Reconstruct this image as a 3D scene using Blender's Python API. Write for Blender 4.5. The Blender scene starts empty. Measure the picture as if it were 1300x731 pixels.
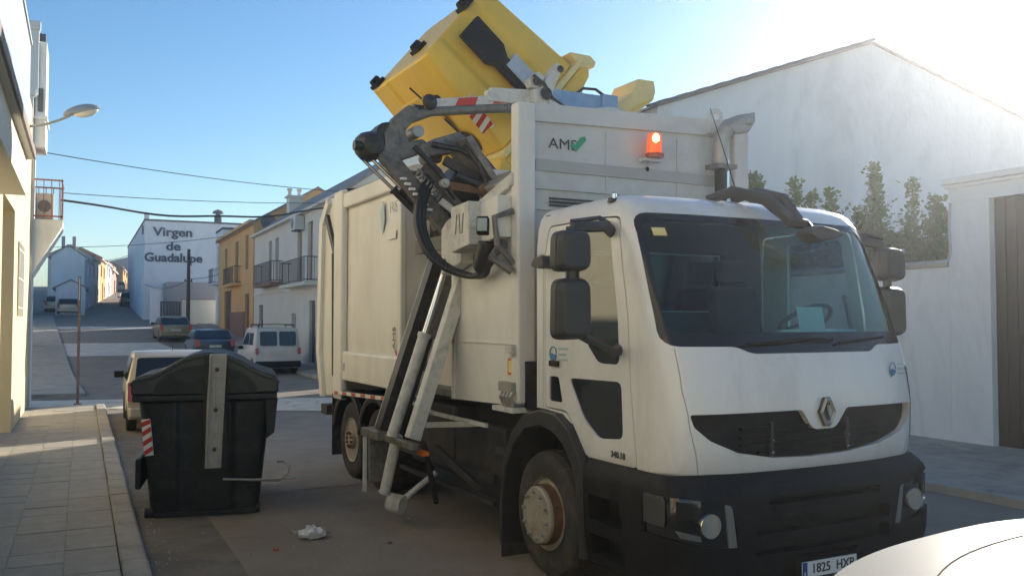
import bpy, bmesh, math, random
from mathutils import Vector, Matrix
R = math.radians
PI = math.pi
rnd = random.Random(7)
scene = bpy.context.scene
COL = scene.collection

# ------------------------------------------------------------- camera
cd = bpy.data.cameras.new("camera")
cam = bpy.data.objects.new("camera", cd)
COL.objects.link(cam)
cd.sensor_width = 36.0
cd.lens = 36.0 * 1130.0 / 1300.0
cd.clip_start = 0.05
cd.clip_end = 3000
cam.location = (0, 0, 2.06)
cam.rotation_euler = (R(90 + 2.12), 0, R(-25.76))
scene.camera = cam

# ------------------------------------------------------------- sky, sun
SUN_AZ, SUN_EL = R(57.5), R(18.0)     # azimuth from +Y towards +X
w = bpy.data.worlds.new("World")
scene.world = w
w.use_nodes = True
nt = w.node_tree
bg = nt.nodes["Background"]
sky = nt.nodes.new("ShaderNodeTexSky")
sky.sky_type = 'NISHITA'
sky.sun_disc = False
sky.sun_elevation = SUN_EL
sky.sun_rotation = SUN_AZ
sky.altitude = 1500
sky.air_density = 1.15
sky.dust_density = 0.25
sky.ozone_density = 1.8
hs = nt.nodes.new("ShaderNodeHueSaturation"); hs.inputs['Saturation'].default_value = 1.24; hs.inputs['Value'].default_value = 0.95
nt.links.new(sky.outputs[0], hs.inputs['Color']); nt.links.new(hs.outputs[0], bg.inputs[0])
bg.inputs[1].default_value = 0.11
sd = bpy.data.lights.new("sun", 'SUN')
sd.energy = 5.0
sd.angle = R(0.55)
sd.color = (1.0, 0.92, 0.80)
sun = bpy.data.objects.new("sun", sd)
COL.objects.link(sun)
sdir = Vector((math.sin(SUN_AZ) * math.cos(SUN_EL), math.cos(SUN_AZ) * math.cos(SUN_EL), math.sin(SUN_EL)))
sun.rotation_euler = sdir.to_track_quat('Z', 'Y').to_euler()
sun.location = sdir * 60
scene.view_settings.view_transform = 'Standard'
scene.view_settings.look = 'None'
scene.view_settings.exposure = 0.72
scene.view_settings.gamma = 1.0

# ------------------------------------------------------------- materials
def mat(name, col, rough=0.6, metal=0.0, var=0.0, scale=4.0, dirt=None, dirt_amt=0.0, dirt_scale=1.5,
        bump=0.0, bump_scale=40.0, coat=0.0, emit=None, emit_s=0.0, alpha=None, coords='Object', stretch=None, dirt2=None):
    m = bpy.data.materials.new(name)
    m.use_nodes = True
    t = m.node_tree
    b = t.nodes["Principled BSDF"]
    b.inputs['Base Color'].default_value = (*col, 1)
    b.inputs['Roughness'].default_value = rough
    b.inputs['Metallic'].default_value = metal
    if coat: 
        b.inputs['Coat Weight'].default_value = coat
        b.inputs['Coat Roughness'].default_value = 0.12
    tc = t.nodes.new("ShaderNodeTexCoord")
    src = tc.outputs[coords]
    if stretch:
        mp = t.nodes.new("ShaderNodeMapping")
        mp.inputs['Scale'].default_value = stretch
        t.links.new(src, mp.inputs[0]); src = mp.outputs[0]
    colout = None
    if var > 0:
        n = t.nodes.new("ShaderNodeTexNoise"); n.inputs['Scale'].default_value = scale
        n.inputs['Detail'].default_value = 6; n.inputs['Roughness'].default_value = 0.6
        t.links.new(src, n.inputs['Vector'])
        r = t.nodes.new("ShaderNodeMapRange")
        r.inputs['From Min'].default_value = 0.3; r.inputs['From Max'].default_value = 0.7
        r.inputs['To Min'].default_value = 1 - var; r.inputs['To Max'].default_value = 1 + var
        t.links.new(n.outputs[0], r.inputs[0])
        mx = t.nodes.new("ShaderNodeMix"); mx.data_type = 'RGBA'; mx.blend_type = 'MULTIPLY'
        mx.inputs[0].default_value = 1
        mx.inputs[6].default_value = (*col, 1)
        cmb = t.nodes.new("ShaderNodeCombineColor")
        for i in range(3): t.links.new(r.outputs[0], cmb.inputs[i])
        t.links.new(cmb.outputs[0], mx.inputs[7])
        colout = mx.outputs[2]
    if dirt:
        n = t.nodes.new("ShaderNodeTexNoise"); n.inputs['Scale'].default_value = dirt_scale
        n.inputs['Detail'].default_value = 8; n.inputs['Roughness'].default_value = 0.7
        n.inputs['Distortion'].default_value = 0.6
        t.links.new(src, n.inputs['Vector'])
        r = t.nodes.new("ShaderNodeMapRange")
        r.inputs['From Min'].default_value = 0.47; r.inputs['From Max'].default_value = 0.72
        r.inputs['To Min'].default_value = 0; r.inputs['To Max'].default_value = dirt_amt
        t.links.new(n.outputs[0], r.inputs[0])
        mx = t.nodes.new("ShaderNodeMix"); mx.data_type = 'RGBA'
        t.links.new(r.outputs[0], mx.inputs[0])
        if colout: t.links.new(colout, mx.inputs[6])
        else: mx.inputs[6].default_value = (*col, 1)
        mx.inputs[7].default_value = (*dirt, 1)
        colout = mx.outputs[2]
    if colout: t.links.new(colout, b.inputs['Base Color'])
    if bump > 0:
        n = t.nodes.new("ShaderNodeTexNoise"); n.inputs['Scale'].default_value = bump_scale
        n.inputs['Detail'].default_value = 5
        t.links.new(src, n.inputs['Vector'])
        bp = t.nodes.new("ShaderNodeBump"); bp.inputs['Strength'].default_value = bump
        bp.inputs['Distance'].default_value = 0.02
        t.links.new(n.outputs[0], bp.inputs['Height'])
        t.links.new(bp.outputs[0], b.inputs['Normal'])
    if emit:
        b.inputs['Emission Color'].default_value = (*emit, 1)
        b.inputs['Emission Strength'].default_value = emit_s
    return m

def glass(name, tint=(0.75, 0.85, 0.85), trans=0.55, rough=0.02, ior=1.55):
    m = bpy.data.materials.new(name); m.use_nodes = True
    t = m.node_tree; t.nodes.clear()
    o = t.nodes.new("ShaderNodeOutputMaterial")
    g = t.nodes.new("ShaderNodeBsdfGlossy"); g.inputs['Roughness'].default_value = rough
    g.inputs['Color'].default_value = (0.9, 0.95, 1, 1)
    tr = t.nodes.new("ShaderNodeBsdfTransparent"); tr.inputs[0].default_value = (*[c * trans for c in tint], 1)
    f = t.nodes.new("ShaderNodeFresnel"); ge = t.nodes.new("ShaderNodeNewGeometry"); mr = t.nodes.new("ShaderNodeMapRange")
    mr.inputs['To Min'].default_value = 1; mr.inputs['To Max'].default_value = 0; f.inputs[0].default_value = ior
    mu = t.nodes.new('ShaderNodeMath'); mu.operation = 'MULTIPLY'
    t.links.new(ge.outputs['Backfacing'], mr.inputs[0]); t.links.new(mr.outputs[0], mu.inputs[0]); t.links.new(f.outputs[0], mu.inputs[1])
    ad = t.nodes.new("ShaderNodeMixShader")
    t.links.new(mu.outputs[0], ad.inputs[0]); t.links.new(tr.outputs[0], ad.inputs[1]); t.links.new(g.outputs[0], ad.inputs[2])
    t.links.new(ad.outputs[0], o.inputs[0])
    return m

DUST = (0.30, 0.25, 0.18)
M = {}
M['cabwhite'] = mat('truck_white_paint', (0.76, 0.76, 0.75), 0.35, 0, 0.03, 2.0, (0.38, 0.34, 0.28), 0.34, 2.4, coat=0.35, stretch=(1, 1, 0.4))
M['bodywhite'] = mat('grimy_white_paint', (0.74, 0.73, 0.69), 0.42, 0, 0.03, 2.5, (0.38, 0.33, 0.26), 0.36, 1.3, bump=0.15, bump_scale=3.0, stretch=(1, 1, 0.35))
M['bodygrey'] = mat('pale_grey_paint', (0.60, 0.61, 0.60), 0.5, 0, 0.05, 3, (0.3, 0.28, 0.25), 0.35, 2.0)
M['stripe'] = mat('grey_band_paint', (0.42, 0.43, 0.42), 0.55, 0, 0.05, 3)
M['blackpl'] = mat('black_plastic', (0.009, 0.0095, 0.011), 0.55, 0, 0.15, 6, (0.05, 0.045, 0.04), 0.3, 3.0, bump=0.1, bump_scale=60)
M['blackpl'].node_tree.nodes['Principled BSDF'].inputs['Specular IOR Level'].default_value = 0.2
M['greypl'] = mat('dark_grey_plastic', (0.03, 0.031, 0.034), 0.45, 0, 0.1, 5, (0.16, 0.14, 0.12), 0.25, 4.0)
M['mirror_shell'] = mat('charcoal_plastic', (0.035, 0.035, 0.037), 0.5, 0, 0.08, 5)
M['rubber'] = mat('tyre_rubber', (0.035, 0.034, 0.033), 0.85, 0, 0.2, 12, (0.16, 0.13, 0.10), 0.55, 4.0, bump=0.2, bump_scale=60)
M['rim'] = mat('dusty_rim_paint', (0.40, 0.365, 0.30), 0.6, 0.1, 0.15, 8, (0.14, 0.10, 0.06), 0.75, 5.0)
M['rust'] = mat('rusty_hub_steel', (0.16, 0.09, 0.05), 0.8, 0.2, 0.3, 14)
M['chassis'] = mat('dark_chassis_paint', (0.03, 0.03, 0.032), 0.7, 0, 0.2, 6, (0.12, 0.10, 0.08), 0.4, 3.0)
M['steel'] = mat('worn_steel', (0.40, 0.39, 0.36), 0.5, 0.5, 0.08, 12, (0.18, 0.15, 0.12), 0.4, 14.0)
M['chrome'] = mat('polished_rod', (0.75, 0.75, 0.73), 0.15, 1.0)
M['liftwhite'] = mat('scuffed_lift_paint', (0.62, 0.62, 0.58), 0.5, 0.0, 0.06, 6, (0.14, 0.13, 0.11), 0.6, 6.0, bump=0.2, bump_scale=30)
M['liftgrey'] = mat('greasy_grey_lift_paint', (0.20, 0.19, 0.175), 0.5, 0.2, 0.2, 9, (0.04, 0.037, 0.033), 0.85, 7.0, bump=0.3, bump_scale=30)
M['grease'] = mat('greasy_black_metal', (0.035, 0.034, 0.036), 0.45, 0.3, 0.3, 10, (0.15, 0.13, 0.10), 0.4, 9.0)
M['hose'] = mat('hose_rubber', (0.022, 0.022, 0.024), 0.42)
M['bluemetal'] = mat('pale_blue_steel', (0.20, 0.36, 0.58), 0.5, 0.2, 0.1, 8, (0.35, 0.38, 0.4), 0.5, 8.0)
M['yellow'] = mat('yellow_plastic', (0.80, 0.53, 0.07), 0.42, 0, 0.05, 3, (0.58, 0.38, 0.09), 0.35, 1.6, bump=0.08, bump_scale=20)
M['paleyellow'] = mat('faded_yellow_plastic', (0.82, 0.66, 0.28), 0.45, 0, 0.05, 4, (0.5, 0.4, 0.2), 0.3, 3.0)
M['bindark'] = mat('dark_green_black_plastic', (0.012, 0.015, 0.015), 0.5, 0, 0.15, 3, (0.085, 0.08, 0.07), 0.4, 4.0, bump=0.08, bump_scale=30)
M['bingrey'] = mat('weathered_bin_lid_plastic', (0.035, 0.045, 0.045), 0.36, 0, 0.1, 4, (0.09, 0.09, 0.085), 0.3, 3.0, bump=0.1, bump_scale=12)
M['white'] = mat('white_decal', (0.80, 0.80, 0.78), 0.5)
M['red'] = mat('red_decal', (0.55, 0.05, 0.03), 0.45)
M['palesticker'] = mat('pale_blue_sticker', (0.45, 0.52, 0.62), 0.5, 0, 0.1, 20)
M['green'] = mat('green_decal', (0.03, 0.35, 0.18), 0.5)
M['inkgrey'] = mat('dark_lettering', (0.04, 0.045, 0.05), 0.5)
M['walllettering'] = mat('slate_wall_lettering', (0.07, 0.09, 0.13), 0.7)
M['blue'] = mat('blue_decal', (0.05, 0.20, 0.40), 0.5)
M['paleblue'] = mat('washed_blue_decal', (0.42, 0.55, 0.58), 0.5)
M['palegreyink'] = mat('faint_grey_lettering', (0.36, 0.42, 0.42), 0.5)
M['euro'] = mat('plate_blue', (0.02, 0.07, 0.35), 0.4)
M['glassws'] = glass('windscreen_glass', (0.72, 0.90, 0.93), 0.93, ior=1.45)
M['glassdark'] = glass('tinted_side_glass', (0.85, 0.9, 0.9), 0.72, ior=2.1)
M['blackglass'] = mat('dark_glass', (0.012, 0.014, 0.016), 0.06, 0, coat=0.5)
M['seal'] = mat('black_window_band', (0.012, 0.013, 0.015), 0.18)
M['lampglass'] = mat('clear_lamp', (0.13, 0.13, 0.12), 0.10, 0.5)
M['reflector'] = mat('lamp_reflector', (0.8, 0.8, 0.78), 0.12, 1.0)
M['silverplastic'] = mat('silver_grey_trim', (0.20, 0.21, 0.22), 0.4, 0.2)
M['amber_on'] = mat('lit_orange_beacon', (0.9, 0.12, 0.03), 0.25, 0, emit=(1.0, 0.16, 0.03), emit_s=0.35)
M['bulb'] = mat('lit_beacon_bulb', (1.0, 0.7, 0.3), 0.3, 0, emit=(1.0, 0.55, 0.16), emit_s=3.5)
M['redlamp'] = mat('red_tail_lamp', (0.50, 0.06, 0.03), 0.2, 0, coat=0.4)
M['orangelamp'] = mat('orange_marker_lamp', (0.75, 0.20, 0.04), 0.25)
M['asphalt'] = mat('worn_asphalt', (0.28, 0.235, 0.185), 0.85, 0, 0.16, 0.9, (0.19, 0.155, 0.12), 0.7, 0.8, bump=0.6, bump_scale=70)
M['asphaltold'] = mat('pale_patched_asphalt', (0.30, 0.265, 0.225), 0.88, 0, 0.14, 1.4, (0.21, 0.18, 0.14), 0.7, 0.9, bump=0.5, bump_scale=70)
M['gutter'] = mat('gutter_concrete', (0.19, 0.165, 0.135), 0.9, 0, 0.2, 2.5, (0.08, 0.07, 0.06), 0.6, 1.4, bump=0.4, bump_scale=18)
M['tile1'] = mat('grey_paving', (0.43, 0.385, 0.31), 0.85, 0, 0.1, 3, (0.22, 0.19, 0.15), 0.5, 1.6, bump=0.35, bump_scale=30)
M['tile2'] = mat('grey_paving_lighter', (0.445, 0.40, 0.325), 0.85, 0, 0.1, 3, (0.22, 0.19, 0.15), 0.5, 1.3, bump=0.35, bump_scale=30)
M['tile3'] = mat('grey_paving_darker', (0.415, 0.37, 0.30), 0.85, 0, 0.1, 3, (0.20, 0.17, 0.14), 0.5, 1.9, bump=0.35, bump_scale=30)
M['joint'] = mat('dusty_mortar', (0.37, 0.335, 0.275), 0.95, 0, 0.15, 5)
M['kerb'] = mat('kerb_concrete', (0.42, 0.375, 0.31), 0.85, 0, 0.13, 3, (0.13, 0.115, 0.10), 0.6, 1.8, bump=0.3, bump_scale=25)
M['crossing'] = mat('sunlit_pale_concrete', (0.70, 0.64, 0.54), 0.85, 0, 0.1, 2, (0.28, 0.25, 0.21), 0.5, 1.2, bump=0.2, bump_scale=20)  # concrete lightened further to stand in for sunlit bands up the street
M['earth'] = mat('dry_ground', (0.22, 0.19, 0.15), 0.95, 0, 0.2, 0.4)
M['hill'] = mat('far_hill_scrub', (0.15, 0.16, 0.13), 0.95, 0, 0.2, 0.02)
M['cream'] = mat('cream_stucco', (0.76, 0.65, 0.41), 0.85, 0, 0.04, 1.2, (0.5, 0.42, 0.28), 0.25, 0.8, bump=0.25, bump_scale=40)
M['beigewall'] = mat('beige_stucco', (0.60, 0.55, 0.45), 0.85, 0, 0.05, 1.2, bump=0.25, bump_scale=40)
M['whitewall'] = mat('whitewash', (0.82, 0.82, 0.80), 0.85, 0, 0.045, 0.6, (0.50, 0.48, 0.43), 0.55, 0.8, bump=0.5, bump_scale=9, stretch=(1, 1, 0.45))
M['coolwhite'] = mat('cool_whitewash', (0.82, 0.83, 0.85), 0.85, 0, 0.045, 0.35, (0.52, 0.51, 0.49), 0.5, 0.55, bump=0.5, bump_scale=9, stretch=(1, 1, 0.45))
M['creamwhite'] = mat('cream_whitewash', (0.72, 0.68, 0.58), 0.85, 0, 0.04, 0.6, (0.5, 0.46, 0.38), 0.35, 0.5, bump=0.2, bump_scale=30)
M['ochre'] = mat('ochre_stucco', (0.72, 0.42, 0.16), 0.85, 0, 0.06, 0.8, (0.5, 0.3, 0.14), 0.4, 0.6, bump=0.2, bump_scale=30)
M['pinkwall'] = mat('pink_stucco', (0.62, 0.40, 0.32), 0.85, 0, 0.06, 0.8)
M['brownbase'] = mat('brown_wall_base', (0.26, 0.14, 0.09), 0.8, 0, 0.1, 2)
M['greywall'] = mat('grey_render', (0.36, 0.35, 0.36), 0.85, 0, 0.06, 0.7)
M['rooftile'] = mat('weathered_roof_tile', (0.30, 0.25, 0.22), 0.85, 0, 0.2, 3)
M['darktile'] = mat('dark_edge_tile', (0.12, 0.12, 0.13), 0.85, 0, 0.2, 3)
M['redtile'] = mat('terracotta_tile', (0.42, 0.20, 0.12), 0.85, 0, 0.2, 3)
M['brownwood'] = mat('brown_door_wood', (0.12, 0.055, 0.035), 0.55, 0, 0.2, 3, stretch=(8, 8, 0.6))
M['gatebrown'] = mat('dark_gate_metal', (0.022, 0.015, 0.012), 0.5, 0, 0.2, 1.5)
M['shutter'] = mat('brown_shutter', (0.26, 0.19, 0.16), 0.6, 0, 0.1, 3)
M['iron'] = mat('wrought_iron', (0.05, 0.05, 0.055), 0.5, 0.3)
M['rustrail'] = mat('rusty_red_railing', (0.35, 0.14, 0.10), 0.6, 0.1)
M['greyrail'] = mat('grey_railing_slats', (0.42, 0.46, 0.50), 0.45, 0.3, 0.06, 3)
M['acwhite'] = mat('aged_white_casing', (0.55, 0.54, 0.50), 0.5)
M['acgrey'] = mat('fan_grille_grey', (0.16, 0.16, 0.16), 0.5)
M['woodpole'] = mat('dark_timber_pole', (0.09, 0.06, 0.045), 0.8, 0, 0.2, 3, stretch=(6, 6, 0.5))
M['rustpost'] = mat('rusty_post', (0.26, 0.18, 0.14), 0.7, 0.2, 0.2, 4)
M['lampgrey'] = mat('street_lamp_grey', (0.48, 0.47, 0.44), 0.4, 0.3)
M['lampdiff'] = mat('lamp_bowl', (0.72, 0.68, 0.60), 0.3)
M['wire'] = mat('black_cable', (0.02, 0.02, 0.025), 0.6)
M['bag'] = mat('thin_white_plastic', (0.72, 0.72, 0.70), 0.4)
M['paper'] = mat('dashboard_paper', (0.62, 0.72, 0.66), 0.7)
M['interior'] = mat('cab_interior', (0.12, 0.125, 0.13), 0.8, 0, 0.1, 3)
M['seat'] = mat('seat_fabric', (0.09, 0.075, 0.065), 0.9, 0, 0.1, 8)
M['silverpaint'] = mat('silver_beige_car_paint', (0.52, 0.45, 0.34), 0.32, 0.35, 0.03, 3, coat=0.4)
M['carwhite'] = mat('white_car_paint', (0.52, 0.49, 0.43), 0.30, 0, 0.02, 3, coat=0.4)
M['olive'] = mat('olive_car_paint', (0.26, 0.23, 0.12), 0.32, 0.3, coat=0.4)
M['teal'] = mat('dark_teal_car_paint', (0.025, 0.06, 0.085), 0.3, 0.3, coat=0.5)
M['vanwhite'] = mat('van_white_paint', (0.62, 0.60, 0.55), 0.4, 0, 0.04, 3, (0.4, 0.36, 0.3), 0.3, 2, coat=0.2)
M['darkcar'] = mat('dark_grey_car_paint', (0.05, 0.055, 0.065), 0.3, 0.3, coat=0.4)
M['carglass'] = mat('car_window_glass', (0.02, 0.024, 0.028), 0.08, 0, coat=0.5)
M['plateyellow'] = mat('plate_white', (0.62, 0.60, 0.50), 0.5)
M['bark'] = mat('bark', (0.13, 0.10, 0.07), 0.9, 0, 0.2, 8)
M['leaf'] = mat('leaf_green', (0.12, 0.16, 0.05), 0.6, 0, 0.35, 3)
M['leafy'] = mat('leaf_yellow_green', (0.16, 0.19, 0.04), 0.6, 0, 0.3, 3)
for k in ('leaf', 'leafy'):
    t_ = M[k].node_tree; b = t_.nodes["Principled BSDF"]; o_ = t_.nodes['Material Output']
    tl = t_.nodes.new('ShaderNodeBsdfTranslucent'); tl.inputs[0].default_value = (0.20, 0.30, 0.05, 1) if k == 'leaf' else (0.38, 0.42, 0.06, 1)
    mx = t_.nodes.new('ShaderNodeMixShader'); mx.inputs[0].default_value = 0.4
    t_.links.new(b.outputs[0], mx.inputs[1]); t_.links.new(tl.outputs[0], mx.inputs[2]); t_.links.new(mx.outputs[0], o_.inputs[0])

# ------------------------------------------------------------- mesh helpers
class MB:
    def __init__(s): s.v = []; s.f = []
    def add(s, vs, fs):
        o = len(s.v); s.v += [tuple(v) for v in vs]; s.f += [[i + o for i in f] for f in fs]; return s
    def box(s, x0, x1, y0, y1, z0, z1, mtx=None):
        vs = [Vector((x, y, z)) for z in (z0, z1) for y in (y0, y1) for x in (x0, x1)]
        if mtx: vs = [mtx @ v for v in vs]
        return s.add(vs, [(0, 2, 3, 1), (4, 5, 7, 6), (0, 1, 5, 4), (2, 6, 7, 3), (0, 4, 6, 2), (1, 3, 7, 5)])
    def prism(s, poly, ax, a, b, mtx=None):
        n = len(poly); vs = []
        for t in (a, b):
            for p, q in poly:
                v = Vector((t, p, q)) if ax == 'x' else (Vector((p, t, q)) if ax == 'y' else Vector((p, q, t)))
                vs.append(mtx @ v if mtx else v)
        fs = [list(range(n))[::-1], [n + i for i in range(n)]]
        fs += [(i, (i + 1) % n, n + (i + 1) % n, n + i) for i in range(n)]
        return s.add(vs, fs)
    def frustum(s, polya, a, polyb, b, ax='x'):
        n = len(polya); vs = []
        for t, poly in ((a, polya), (b, polyb)):
            for p, q in poly:
                vs.append(Vector((t, p, q)) if ax == 'x' else (Vector((p, t, q)) if ax == 'y' else Vector((p, q, t))))
        fs = [list(range(n))[::-1], [n + i for i in range(n)]]
        fs += [(i, (i + 1) % n, n + (i + 1) % n, n + i) for i in range(n)]
        return s.add(vs, fs)
    def tube(s, pts, r, n=8, caps=True):
        pts = [Vector(p) for p in pts]; rs = r if isinstance(r, (list, tuple)) else [r] * len(pts)
        vs = []; fs = []
        up = None
        for i, p in enumerate(pts):
            d = (pts[min(i + 1, len(pts) - 1)] - pts[max(i - 1, 0)]).normalized()
            if up is None:
                up = Vector((0, 0, 1)) if abs(d.z) < 0.9 else Vector((1, 0, 0))
            a = d.cross(up).normalized(); up = a.cross(d).normalized()
            for k in range(n):
                t = 2 * PI * k / n
                vs.append(p + (a * math.cos(t) + up * math.sin(t)) * rs[i])
        for i in range(len(pts) - 1):
            for k in range(n):
                fs.append((i * n + k, i * n + (k + 1) % n, (i + 1) * n + (k + 1) % n, (i + 1) * n + k))
        if caps:
            fs.append(list(range(n))[::-1]); fs.append([(len(pts) - 1) * n + k for k in range(n)])
        return s.add(vs, fs)
    def lathe(s, prof, c, ax='x', n=24):
        c = Vector(c); vs = []; fs = []
        for h, r in prof:
            for k in range(n):
                t = 2 * PI * k / n; u, v = r * math.cos(t), r * math.sin(t)
                vs.append(c + (Vector((h, u, v)) if ax == 'x' else Vector((u, h, v)) if ax == 'y' else Vector((u, v, h))))
        m = len(prof)
        for i in range(m - 1):
            for k in range(n):
                fs.append((i * n + k, i * n + (k + 1) % n, (i + 1) * n + (k + 1) % n, (i + 1) * n + k))
        if prof[0][1] > 1e-4: fs.append(list(range(n))[::-1])
        if prof[-1][1] > 1e-4: fs.append([(m - 1) * n + k for k in range(n)])
        return s.add(vs, fs)
    def beam(s, a, b, wdt, h, up=(0, 0, 1)):
        a, b = Vector(a), Vector(b); d = b - a; L = d.length; d.normalize()
        u = Vector(up); x = d.cross(u).normalized(); z = x.cross(d).normalized()
        vs = [a + x * sx * wdt / 2 + z * sz * h / 2 + d * t for t in (0, L) for sz in (-1, 1) for sx in (-1, 1)]
        return s.add(vs, [(0, 2, 3, 1), (4, 5, 7, 6), (0, 1, 5, 4), (2, 6, 7, 3), (0, 4, 6, 2), (1, 3, 7, 5)])
    def mesh(s, name, m, smooth=None):
        me = bpy.data.meshes.new(name)
        me.from_pydata(s.v, [], s.f)
        b = bmesh.new(); b.from_mesh(me)
        bmesh.ops.remove_doubles(b, verts=b.verts, dist=1e-5)
        bmesh.ops.recalc_face_normals(b, faces=b.faces)
        b.to_mesh(me); b.free()
        if m is not None: me.materials.append(M[m] if isinstance(m, str) else m)
        if smooth: set_smooth(me, smooth)
        return me
    def build(s, name, m, parent=None, smooth=None, bevel=0.0, loc=None, rot=None):
        me = s.mesh(name, m, smooth)
        o = bpy.data.objects.new(name, me); COL.objects.link(o)
        if parent: o.parent = parent
        if loc: o.location = loc
        if rot: o.rotation_euler = rot
        if bevel: bev(o, bevel)
        return o

def set_smooth(me, ang=35):
    b = bmesh.new(); b.from_mesh(me)
    for f in b.faces: f.smooth = True
    for e in b.edges:
        if len(e.link_faces) == 2 and e.calc_face_angle(0) > R(ang): e.smooth = False
        else: e.smooth = True
    b.to_mesh(me); b.free()

def bev(o, wd, seg=2):
    md = o.modifiers.new("bevel", 'BEVEL'); md.width = wd; md.segments = seg; md.limit_method = 'ANGLE'
    md.angle_limit = R(35); md.harden_normals = False
    return o

def thing(name, label, cat, loc=(0, 0, 0), rz=0, group=None):
    o = bpy.data.objects.new(name, None); COL.objects.link(o)
    o.location = loc; o.rotation_euler = (0, 0, rz)
    o['label'] = label; o['category'] = cat
    if group: o['group'] = group
    return o
def tag(o, label, cat, group=None):
    o['label'] = label; o['category'] = cat
    if group: o['group'] = group
    return o
def struct(o): o['kind'] = 'structure'; return o

def apply_mesh(o, smooth=None):
    bpy.context.view_layer.update()
    dg = bpy.context.evaluated_depsgraph_get()
    me = bpy.data.meshes.new_from_object(o.evaluated_get(dg))
    o.modifiers.clear(); o.data = me
    if smooth: set_smooth(me, smooth)
    return o
def boolean(o, ops, smooth=None):
    """ops: list of (MB, 'DIFFERENCE'|'INTERSECT'|'UNION')"""
    tmp = []
    for mb, op in ops:
        t = bpy.data.objects.new("cutter", mb.mesh("cutter", None)); COL.objects.link(t); t.parent = o
        md = o.modifiers.new("b", 'BOOLEAN'); md.operation = op; md.object = t; md.solver = 'EXACT'
        tmp.append(t)
    apply_mesh(o, smooth)
    for t in tmp:
        me = t.data; bpy.data.objects.remove(t); bpy.data.meshes.remove(me)
    return o

def rpoly(pts, r, n=4):
    out = []; L = len(pts)
    for i, p in enumerate(pts):
        a = Vector(pts[i - 1]); b = Vector(p); c = Vector(pts[(i + 1) % L])
        u = (a - b); v = (c - b); rr = min(r, u.length * 0.45, v.length * 0.45)
        p0 = b + u.normalized() * rr; p1 = b + v.normalized() * rr
        for k in range(n + 1):
            t = k / n
            q = p0 * (1 - t) ** 2 + b * 2 * t * (1 - t) + p1 * t * t
            out.append((q.x, q.y))
    return out
def arc(c, r, a0, a1, n):
    return [(c[0] + r * math.cos(R(a0 + (a1 - a0) * k / n)), c[1] + r * math.sin(R(a0 + (a1 - a0) * k / n))) for k in range(n + 1)]

def text(name, body, size, m, parent, loc, rot, depth=0.004, bold=0.0, sx=1.0, align='CENTER', shear=0.0, spacing=1.0):
    cu = bpy.data.curves.new(name, 'FONT'); cu.body = body; cu.size = size; cu.extrude = depth / 2
    cu.align_x = align; cu.align_y = 'CENTER'; cu.offset = bold; cu.shear = shear; cu.space_character = spacing
    cu.resolution_u = 3
    t = bpy.data.objects.new(name + "_c", cu); COL.objects.link(t)
    bpy.context.view_layer.update()
    me = bpy.data.meshes.new_from_object(t.evaluated_get(bpy.context.evaluated_depsgraph_get()))
    bpy.data.objects.remove(t); bpy.data.curves.remove(cu)
    me.name = name; me.materials.clear(); me.materials.append(M[m])
    o = bpy.data.objects.new(name, me); COL.objects.link(o)
    if parent: o.parent = parent
    o.location = loc; o.rotation_euler = rot; o.scale = (sx, 1, 1)
    return o

def hill_z(y):
    """height of the street above the flat stretch"""
    if y < 32: return 0.0
    if y < 40: return 0.055 * (y - 32) ** 2 / 16.0
    if y < 80: return 0.22 + 0.055 * (y - 40)
    if y < 165: return 2.42 + 0.060 * (y - 80)
    return 7.52 + 2.5 * (1 - math.exp(-(y - 165) / 45.0))

# ============================================================ THE SETTING
def strip(name, fl, fr, ys, dz, m, thick=None):
    mb = MB(); vs = []; fs = []
    for y in ys:
        z = hill_z(y) + dz
        vs += [(fl(y), y, z), (fr(y), y, z)]
    for i in range(len(ys) - 1):
        fs.append((2 * i, 2 * i + 1, 2 * i + 3, 2 * i + 2))
    if thick:
        n = len(vs); vs += [(x, y, z - thick) for x, y, z in vs]
        for i in range(len(ys) - 1):
            fs.append((2 * i + n, 2 * i + 2 + n, 2 * i + 3 + n, 2 * i + 1 + n))
            fs.append((2 * i, 2 * i + 2, 2 * i + 2 + n, 2 * i + n))
            fs.append((2 * i + 1, 2 * i + 1 + n, 2 * i + 3 + n, 2 * i + 3))
        fs.append((0, n, n + 1, 1)); k = 2 * (len(ys) - 1); fs.append((k, k + 1, k + 1 + n, k + n))
    mb.add(vs, fs)
    return struct(mb.build(name, m))
YS = [-60, -20, -5] + [2 * i for i in range(0, 16)] + [32 + i for i in range(0, 9)] + [44, 50, 56, 62, 68, 74, 80, 90, 110, 130, 165, 180, 200, 230, 300]
strip('ground', lambda y: -400, lambda y: 500, YS + [500, 1200], -0.03, 'earth')
strip('road', lambda y: 0.40 if y <= 26 else -9, lambda y: 9.4 if y < 31 else 8.0, [y for y in YS if y < 301], 0.0, 'asphalt')
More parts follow.
